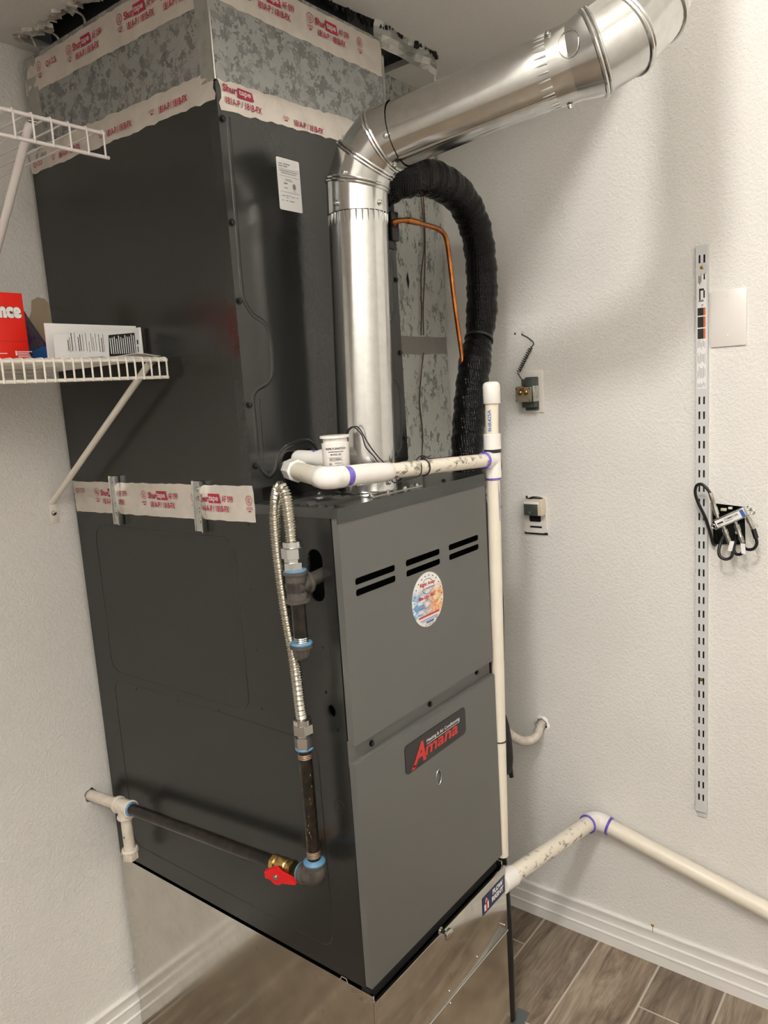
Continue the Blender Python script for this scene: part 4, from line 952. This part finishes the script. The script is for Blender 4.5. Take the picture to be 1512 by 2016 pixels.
MB().lathe(tp_ - V((0, 0, .0895)), tp_ - V((0, 0, 1)), [(0, .0160), (.002, .0178), (.004, .0178)], 24).build('pipe_dope', 'dope', gd)
MB().lathe(tp_ - V((0, 0, .093)), tp_ - V((0, 0, 1)), [(0, .0186), (.006, .0186), (.0075, .0150), (.018, .0145), (.023, .0125), (.0245, .010)], 24).build('cap', 'iron', gd)
# ------------------------------------------------------------------ wire shelves
def wire_shelf(x0, x1, yf, zt, zl, pitch, label, xb, brace_bot, mat, group, lipx=0):
    t = thing('wire_shelf', ((x0 + x1) / 2, YB - .2, zl), label, 'shelf', group)
    yb = YB - .006
    MB().tube([(x0, yf, zt), (x1, yf, zt)], .0032, 10).build('front_rod', mat, t)
    MB().tube([(x0, yf, zl), (x1 + lipx, yf, zl)], .0030, 10).build('lip_rod', mat, t)
    MB().tube([(x0, yb, zt), (x1, yb, zt)], .0030, 10).build('back_rod', mat, t)
    MB().tube([(x0, (yf + yb) / 2 + .04, zt - .001), (x1 - .08, (yf + yb) / 2 + .04, zt - .001)], .0028, 10).build('middle_rod', mat, t)
    pts = [V((0, yb + .002, zt + .0045)), V((0, yf + .003, zt + .0045)), V((0, yf - .002, zt + .0035)), V((0, yf - .0040, zt)), V((0, yf - .0036, zl)), V((0, yf - .003, zl - .0025))]
    w0 = MB().tube(pts, .0016, 8).build('deck_wire', mat, t); k = 0; x = x1 - .004
    w0.location.x = x; x -= pitch
    while x > x0:
        c = w0.copy(); COL.objects.link(c); c.location.x = x; x -= pitch
    a = V((xb, yf + .012, zt - .004)); b = V((xb - .002, YB - .004, brace_bot)); d = (b - a).normalized(); side = V((1, 0, 0)); up_ = side.cross(d).normalized()
    n_ = 14; prof = [(.0068 * math.cos(2 * math.pi * k / n_), .0058 * math.sin(2 * math.pi * k / n_)) for k in range(n_)]
    vs = [p + side * u_ + up_ * w_ for p in (a, b) for u_, w_ in prof]; m = len(prof)
    br = MB().add(vs, [(i, (i + 1) % m, m + (i + 1) % m, m + i) for i in range(m)] + [tuple(range(m)), tuple(range(2 * m - 1, m - 1, -1))]).build('support_brace', mat, t)
    MB().box((xb - .0105, YB - .003, brace_bot - .046), (xb + .0075, YB - .0002, brace_bot + .004), bev=.001).build('brace_foot', mat, br)
    MB().screw((xb - .002, YB - .003, brace_bot - .024), (0, -1, 0), .0040, .003).build('screw', 'steel', br)
    MB().cyl((xb - .007, yf + .006, zt - .005), (xb + .007, yf + .006, zt - .005), .0022, 10).build('clip_pin', 'steel', br)
    return t
wire_shelf(-.74, -.014, .366, 1.5545, 1.5245, .0162, 'white wire shelf holding the red box and booklet beside the coil cabinet', -.041, 1.288, 'wire_shelf', 'wire shelves on the back wall')
wire_shelf(-.74, -.089, .366, 1.9165, 1.8800, .0298, 'empty white wire shelf below the ceiling beside the taped plenum', -.207, 1.500, 'wire_shelf_b', 'wire shelves on the back wall', .004)
SZ = 1.5608
# red carton
rb = thing('red_carton', (-.27, .53, SZ), 'bright red carton with white lettering standing on the wire shelf', 'box')
MB().box((-.365, .50, SZ), (-.1915, .562, 1.676), bev=.0012).build('carton', 'red_box', rb)
g = FF(.4995); m_ = MB(); text(m_, 'nce', -.236, 1.6345, .039, .0185, g, bold=.07); m_.build('white_lettering', 'print_white', rb, False); m_ = MB()
for x, z, w_, h in ((-.2165, 1.5735, .003, .0075), (-.2125, 1.5790, .025, .0012), (-.2125, 1.5763, .019, .0012), (-.2125, 1.5736, .021, .0012), (-.2125, 1.5709, .022, .0012), (-.25, 1.5763, .02, .0012)): bar(m_, x, z, w_, h, g)
m_.build('white_print', 'print_white', rb, False)
m_ = MB(); text(m_, 'nce', -.2365, 1.634, .040, .0195, FF(.4997), bold=.13); bar(m_, -.365, 1.5965, .1735, .0006, FF(.4994)); m_.build('dark_red_outline', 'print_red', rb, False)
pk = thing('purple_package', (-.145, .56, SZ), 'dark purple and blue printed package leaning behind the red carton', 'package')
MB().plate([(-.178, SZ), (-.122, SZ), (-.123, 1.5985), (-.146, 1.637), (-.1665, 1.674), (-.178, 1.674)], [], .016, FF(.566)).build('package', 'purple_pack', pk, False)
MB().plate([(-.150, SZ + .001), (-.1225, SZ + .001), (-.1232, 1.5955), (-.137, 1.592), (-.152, 1.585)], [], .0004, FF(.5657)).build('blue_panel', 'pack_blue', pk, False)
oc = thing('open_carton', (-.11, .64, SZ), 'small open carton with brown flap standing up behind the booklet', 'box')
MB().box((-.152, .605, SZ), (-.080, .69, 1.588), bev=.0008).build('tray', 'carton_white', oc)
MB().plate([(-.116, SZ + .004), (-.0745, SZ + .004), (-.0740, 1.640), (-.0735, 1.680), (-.080, 1.688), (-.094, 1.6905), (-.106, 1.684), (-.109, 1.664), (-.115, 1.652)], [], .0022, FF(.628)).build('flap', 'carton', oc, False)
bk_ = thing('instruction_booklet', (-.1, .44, SZ), 'white printed instruction booklet standing on its edge on the shelf', 'booklet')
fbk = frame((-.012, .442, 0), (1, -.04, 0), (0, 0, 1))
fbk = frame((-.012, .440, 0), V((1, .07, 0)), (0, 0, 1))
MB().plate([(-.1755, SZ), (0, SZ), (.0, 1.6165), (-.1745, 1.600)], [], .0022, fbk).build('front_pages', 'paper', bk_, False)
MB().plate([(-.1735, SZ), (0, SZ), (.0, 1.6215), (-.1725, 1.6225)], [], .0035, frame((-.012, .449, 0), V((1, -.02, 0)), (0, 0, 1))).build('back_pages', 'paper', bk_, False)
MB().box((-.0125, .4385, SZ), (-.0085, .4535, 1.6185), bev=.0012).build('spine', 'paper', bk_)
fb2 = fbk @ Matrix.Translation((0, 0, .0006)); m_ = MB(); m2 = MB(); rnd = random.Random(9)
flat(m_, [(-.071, 1.5665), (-.013, 1.5675), (-.0115, 1.6085), (-.068, 1.6030)], fb2)
for k in range(12): bar(m2, -.067 + .0046 * k, 1.5705 + .0001 * k, .0020, .030 + .0004 * k - rnd.uniform(0, .006), fb2, z=.0004)
x = -.150
for k in range(15):
    h = rnd.choice((.03, .024, .028, .018)); bar(m_, x, 1.5725 + rnd.uniform(0, .003), rnd.choice((.0008, .0014, .0010)), h, fb2); x += rnd.choice((.0036, .0052, .0064))
bar(m_, -.0085, 1.588, .003, .008, fb2); bar(m_, -.0085, 1.574, .0018, .010, fb2)
m_.build('black_print', 'print_black', bk_, False); m2.build('white_print', 'print_white', bk_, False)
ps = MB(); vs = []
for k in range(13):
    x = -.15 + .138 * k / 12; z = SZ + .0007 + .005 * math.sin(max(0, (k - 4) / 8) * math.pi * .9); vs += [(x, .385, z + .001 * math.sin(k)), (x, .425, z)]
vs2 = [(a, b, c + .0008) for a, b, c in vs]; nn = len(vs)
ps.add(vs + vs2, [(2 * k, 2 * k + 2, 2 * k + 3, 2 * k + 1) for k in range(12)] + [(nn + 2 * k, nn + 2 * k + 1, nn + 2 * k + 3, nn + 2 * k + 2) for k in range(12)] + [(2 * k, nn + 2 * k, nn + 2 * k + 2, 2 * k + 2) for k in range(12)] + [(2 * k + 1, 2 * k + 3, nn + 2 * k + 3, nn + 2 * k + 1) for k in range(12)])
tag(ps.build('folded_leaflet', 'paper'), 'thin white leaflet lying flat in front of the booklet on the shelf', 'leaflet')

# ------------------------------------------------------------------ things on the right wall
f0 = FS(XR)
st_ = thing('shelf_standard', (XR, -.3015, .447), 'long white slotted shelf standard screwed upright to the wall', 'shelf bracket rail')
XC = .3015; z0, z1 = .449, 1.734; hol = []; zz = 1.4195 - .0165
rows = []
while zz > .455: rows.append(zz); zz -= .0319
for z in rows:
    for dx in (-.0048, .0048): hol.append(rect(XC + dx - .0019, z, XC + dx + .0019, z + .0165))
zt0 = hx(1381, 503, XR).z; zt1 = hx(1381, 536, XR).z
for z, ds in ((zt0, (-.0048, .0048)), (zt1, (.0048,))):
    for dx in ds: hol.append(rect(XC + dx - .0019, z - .0165, XC + dx + .0019, z))
fs_ = FS(XR - .010)
sb = MB().plate(rect(XC - .0125, z0, XC + .0125, z1), hol, .0014, fs_)
sb.box((XC - .0125, z0, -.010), (XC - .0111, z1, -.0014), mat=fs_).box((XC + .0111, z0, -.010), (XC + .0125, z1, -.0014), mat=fs_)
sb.build('rail', 'strip', st_, False)
MB().box((XC - .0108, z0 - .001, -.0098), (XC + .0108, z1 - .001, -.0085), mat=fs_).build('slot_shade_backing', 'print_black', st_)  # black sheet puts the shade inside the rail slots into colour
MB().box((XC - .0105, z0 - .015, -.0095), (XC + .0105, z0 + .002, -.005), mat=fs_, bev=.001).build('end_tab', 'strip', st_)
for v_ in (528, 1335):
    q = hx(1383, v_, XR); MB().lathe(fs_ @ V((XC, q.z, -.0005)), fs_ @ V((XC, q.z, 1)), [(0, .0042), (.0014, .0038), (.0016, .002)], 14).build('screw', 'brass', st_)
lbz = lambda v_: hx(1382, v_, XR - .01).z
fl2 = FS(XR - .0104); lab = MB().plate(rect(XC - .0095, lbz(765), XC + .0095, lbz(540)), [rect(XC + .0034, zt1 - .0165, XC + .0062, zt1)], .0003, fl2).build('paper_label', 'paper', st_, False)
fl3 = FS(XR - .0107); m_ = MB(); m2 = MB(); m3 = MB()
for a, b in ((606, 621), (623.5, 644.5), (647, 667)): bar(m_, XC - .0085, lbz(b), .0125, lbz(a) - lbz(b), fl3); bar(m3, XC + .0042, lbz(b), .0036, lbz(a) - lbz(b), fl3)
for a, b in ((568, 590),): 
    bar(m_, XC - .0055, lbz(b), .0032, lbz(a) - lbz(b), fl3); bar(m_, XC + .0032, lbz(b - 3), .0032, lbz(a + 4) - lbz(b - 3), fl3); bar(m_, XC - .0055, lbz(a + 4), .010, .004, fl3)
text(m_, 'P', XC - .001, lbz(604), .004, .005, fl3, shear=.3)
rnd = random.Random(5)
for a, b in ((670, 688), (692, 717), (723, 747), (753, 764)):
    for k in range(7): bar(m2, XC - .0082 + .0024 * k, lbz(b) + rnd.uniform(0, .006), .0009, (lbz(a) - lbz(b)) * rnd.uniform(.6, .9), fl3)
for k in range(3): bar(m_, XC - .0072 + .0024 * k, lbz(560) + rnd.uniform(0, .004), .0013, .017, fl3)
bar(m2, XC - .0062, lbz(594), .010, .004, fl3)
m_.build('black_print', 'print_black', lab, False); m2.build('grey_print', 'print_grey', lab, False); m3.build('orange_print', 'orange', lab, False)
cp_ = thing('blank_cover_plate', (XR, -.352, 1.52), 'white blank electrical cover plate on the wall beside the slotted rail', 'wall plate')
MB().box((.3175, 1.5215, 0), (.3885, 1.638, .0055), mat=f0, bev=.0022).build('plate', 'plate', cp_)
for z in (1.5445, 1.6255): 
    MB().lathe(f0 @ V((.352, z, .005)), f0 @ V((.352, z, 1)), [(0, .0034), (.0012, .003), (.0016, .001)], 14).build('screw', 'plate', cp_)
# doorbell transformer plugged on a cover plate
tr = thing('doorbell_transformer', (XR, .10, 1.40), 'small metal doorbell transformer with brass terminals on a white outlet plate', 'transformer')
MB().box((-.136, 1.3975, 0), (-.0735, 1.503, .005), mat=f0, bev=.002).build('outlet_plate', 'plate', tr)
MB().box((-.120, 1.404, .005), (-.084, 1.486, .012), mat=f0, bev=.003).build('outlet_face', 'grey_plastic', tr)
bx = -.102
MB().box((bx - .0155, 1.412, .012), (bx + .0175, 1.482, .034), mat=f0, bev=.002).build('winding', 'grey_plastic', tr)
for k in range(5): MB().box((bx - .0235 + .0004 * (k % 2), 1.4265, .018 + .0062 * k), (bx + .0235, 1.4645, .0236 + .0062 * k), mat=f0, bev=.0006).build('core_lamination', 'steel', tr)
M['terminal_board'] = simple('brown_terminal_board', (.20, .16, .11), .5)
MB().box((bx - .0225, 1.4265, .0485), (bx + .0195, 1.4625, .0515), mat=f0, bev=.0008).build('terminal_plate', 'terminal_board', tr)
for dx, dz, r in ((-.010, .0235, .0046), (.006, .0235, .0046)):
    MB().screw(f0 @ V((bx + dx, 1.4265 + dz, .0515)), (-1, 0, 0), r, .006).build('terminal_screw', 'brass', tr)
for dx, dz in ((-.019, .004), (.0165, .004), (-.019, .032), (.0165, .032)): MB().lathe(f0 @ V((bx + dx, 1.4265 + dz, .0515)), f0 @ V((bx + dx, 1.4265 + dz, 1)), [(0, .0022), (.0012, .0016)], 10).build('rivet', 'steel', tr)
w1 = [hx(*p, XR - .012) for p in ((1031, 753), (1024, 742), (1019, 734))]; MB().tube(catmull([f0 @ V((bx + .0, 1.452, .055)), hx(1032, 758, XR - .045)] + w1, 6), .0012, 8).build('wire', 'wire_black', tr)
a = hx(1021, 732, XR - .010); b = hx(1045, 684, XR - .008); ax = (b - a); u_ = ax.normalized().orthogonal().normalized(); w_ = ax.normalized().cross(u_)
MB().tube([a + ax * (k / 130) + (u_ * math.cos(k / 130 * 2 * math.pi * 12) + w_ * math.sin(k / 130 * 2 * math.pi * 12)) * .0042 for k in range(131)], .0012, 6).build('coiled_wire', 'wire_black', tr)
MB().tube(catmull([hx(1045, 684, XR - .004), hx(1049, 680, XR - .006), hx(1050, 674, XR - .006), hx(1040, 665, XR - .004), hx(1030, 660, XR - .002), hx(1023, 657, XR + .004)], 5), .0012, 8).build('wire', 'wire_black', tr)
MB().tube(catmull([hx(1031, 660, XR - .003), hx(1027, 655, XR - .008), hx(1031, 652, XR - .006)], 5), .0008, 6).build('wire', 'steel', tr)
MB().tube(catmull([f0 @ V((bx - .010, 1.450, .058)), f0 @ V((bx - .002, 1.4605, .060)), f0 @ V((bx + .002, 1.4625, .056)), f0 @ V((bx + .006, 1.452, .059))], 6), .0010, 6).build('bare_wire', 'copper', tr)
q = hx(1014, 657, XR); MB().lathe((XR - .0002, q.y, q.z), (0, q.y, q.z), [(0, .0026), (.0003, .0024)], 12).build('nail_hole', 'dark', wr)
# lower outlet with a plugged-in grey adapter
ol = thing('wall_outlet', (XR, .107, 1.09), 'chipped white wall outlet with a grey plug adapter above the drain line', 'outlet')
MB().plate(rect(-.1385, 1.093, -.0765, 1.187, .008), [rect(-.124, 1.121, -.090, 1.142, .004), rect(-.122, 1.105, -.088, 1.1105)], .006, FS(XR - .006)).build('outlet_plate', 'plate', ol, False)
MB().box((-.128, 1.10, .0005), (-.084, 1.18, .0012), mat=f0).build('socket', 'dark', ol)
MB().box((-.1375, 1.0885, .0002), (-.0745, 1.0935, .0042), mat=f0).build('paint_gap', 'dark', ol)
MB().box((-.124, 1.141, .006), (-.0745, 1.182, .030), mat=f0, bev=.003).build('adapter_body', 'ivory', ol)
MB().box((-.1235, 1.142, .030), (-.0855, 1.1705, .032), mat=f0, bev=.0006).build('adapter_face', 'grey_plastic', ol)
MB().box((-.1235, 1.1705, .0295), (-.083, 1.1765, .0315), mat=f0, bev=.0008).build('adapter_edge', 'print_white', ol)
MB().tube(catmull([f0 @ V(p) for p in ((-.128, 1.186, .006), (-.118, 1.181, .016), (-.105, 1.186, .018), (-.09, 1.185, .014), (-.083, 1.181, .008))], 6), .0030, 8).build('plug_cord', 'wire_black', ol)
m_ = MB(); bar(m_, -.110, 1.1475, .006, .0035, FS(XR - .0323)); bar(m_, -.113, 1.1530, .014, .0008, FS(XR - .0323)); m_.build('fine_print', 'print_grey', ol, False)
# cable splitter
sx = thing('cable_splitter', (.824, -.37, 1.10), 'small silver coax splitter with black cables hanging from the wall opening', 'cable splitter')
xs = XR - .052
p0 = hx(1406, 1034, xs); p1 = hx(1474, 1005, xs); xd = (p1 - p0); L = xd.length; xd.normalize(); yd = V((-1, 0, 0)).cross(xd).normalized(); fsp = frame(p0, xd, yd)
MB().box((.004, -.010, -.006), (L - .006, .011, .006), mat=fsp, bev=.0012).box((.0, -.010, -.006), (L - .002, -.008, .007), mat=fsp).build('body', 'steel', sx)
for xx, yy in ((-.003, -.002), (L + .002, .004), (L + .005, -.006)):
    m_ = MB(); ringtube(m_, [fsp @ V((xx + .0042 * math.cos(a), yy + .0042 * math.sin(a), -.002)) for a in [2 * math.pi * k / 16 for k in range(16)]], .0016); m_.build('mounting_ear', 'steel', sx)
lbl = MB().plate(rect(.006, -.0075, L - .008, .0075, .001), [], .0004, fsp @ Matrix.Translation((0, 0, .0066))).build('label', 'paper', sx, False)
fq = fsp @ Matrix.Translation((0, 0, .0070)); m_ = MB(); text(m_, 'COMMSCOPE', .026, .000, .030, .0042, fq, bold=.02); bar(m_, .009, -.002, .013, .0035, fq); bar(m_, .009, -.0052, .006, .0009, fq); bar(m_, .026, -.003, .016, .001, fq); m_.build('black_print', 'print_black', lbl, False)
m_ = MB(); bar(m_, L - .0155, -.0075, .0072, .015, fq); m_.build('blue_end', 'print_blue', lbl, False)
def conn(a, b, n=3):
    a, b = V(a), V(b); L_ = (b - a).length
    return MB().lathe(a, b, [(0, .0035), (L_ * .15, .0035), (L_ * .16, .0055), (L_ * .45, .0055), (L_ * .46, .0042), (L_ * .7, .0042), (L_ * .72, .0050), (L_, .0046)], 12).build('coax_connector', 'steel', sx)
def hw(u_, v_, d): return hx(u_, v_, XR - d)
conn(fsp @ V((.014, .009, 0)), hw(1398, 970, .052)); conn(fsp @ V((.016, -.010, 0)), hw(1437, 1070, .050)); conn(fsp @ V((.042, -.010, 0)), hw(1462, 1068, .048)); conn(fsp @ V((L - .008, -.008, 0)), hw(1484, 1044, .048))
def cable(*p): MB().tube(catmull([hw(*q) for q in p], 6), .0033, 10).build('coax_cable', 'wire_black', sx)
cable((1399, 972, .052), (1390, 960, .052), (1380, 953, .050), (1371, 957, .048), (1369, 972, .045), (1376, 993, .040), (1388, 1018, .034), (1397, 1045, .026), (1404, 1070, .016), (1410, 1074, -.01))
cable((1436, 1068, .050), (1442, 1082, .052), (1440, 1096, .054), (1429, 1101, .055), (1418, 1096, .055), (1415, 1084, .052), (1419, 1068, .044), (1425, 1056, .028), (1430, 1050, -.01))
cable((1462, 1066, .048), (1464, 1078, .048), (1460, 1090, .046), (1450, 1091, .043), (1445, 1082, .038), (1447, 1066, .025), (1448, 1050, -.01))
MB().cyl(hw(1483, 1041, .048), hw(1489, 1060, .050), .0052, 12).build('coax_connector', 'black_screw', sx)
cable((1488, 1058, .050), (1490, 1070, .050), (1484, 1080, .050), (1474, 1082, .048), (1466, 1078, .042), (1458, 1062, .022), (1455, 1050, -.01))
for u_, v_, r_ in ((1439, 1075, -12), (1463, 1080, 6)):
    c = hw(u_, v_, .058); MB().box((-.004, -.011, 0), (.0045, .011, .0008), mat=frame(c, V((0, -1, 0)), V((0, math.sin(math.radians(r_)), math.cos(math.radians(r_)))))).build('cable_tag', 'paper', sx)
for k, (u_, v_, w_, h, mt) in enumerate(((1425, 1003, .012, .006, 'ivory'), (1438, 1000, .008, .005, 'paper'), (1415, 1030, .006, .014, 'paper'), (1452, 1048, .008, .006, 'paper'), (1448, 1022, .01, .012, 'grey_plastic'))):
    c = hx(u_, v_, XR + .006); MB().box((-w_ / 2, -h / 2, -.004), (w_ / 2, h / 2, .004), mat=FS(c.x, c.y, c.z), bev=.001).build('jack_fragment', mt, sx)
# conduit out of the wall
cn = thing('flexible_conduit', (XR, CONDUIT.y, .57), 'grey corrugated conduit curving out of the torn wall hole to the furnace', 'conduit')
pc = [V((XR + .03, CONDUIT.y, CONDUIT.z + .004)), V((XR - .004, CONDUIT.y + .001, CONDUIT.z - .004)), hy(1056, 1449, .106), hy(1040, 1459, .108), hy(1020, 1456, .112), hy(1002, 1444, .116), hy(985, 1428, .120)]
cc = resample(catmull(pc, 24), .0011); MB().tube(cc, [.0112 + .0009 * math.cos(k * 2 * math.pi / 5) for k in range(len(cc))], 18).build('corrugated_tube', 'grey_conduit', cn)
# scrap on the floor
q = [hz(*p, .0008) for p in ((1020, 1984), (1043, 1994), (1030, 2020), (1004, 2012))]
M['scrap'] = simple('blue_grey_tape', (.10, .115, .12), .5)
n4 = [V((p.x, p.y, .0003)) for p in q] + [V((p.x, p.y, .0015)) for p in q]
tag(MB().add(n4, [(3, 2, 1, 0), (4, 5, 6, 7), (0, 1, 5, 4), (1, 2, 6, 5), (2, 3, 7, 6), (3, 0, 4, 7)]).build('tape_scrap', 'scrap', None, False), 'small blue grey scrap of tape on the wood look floor beside the base box', 'scrap')
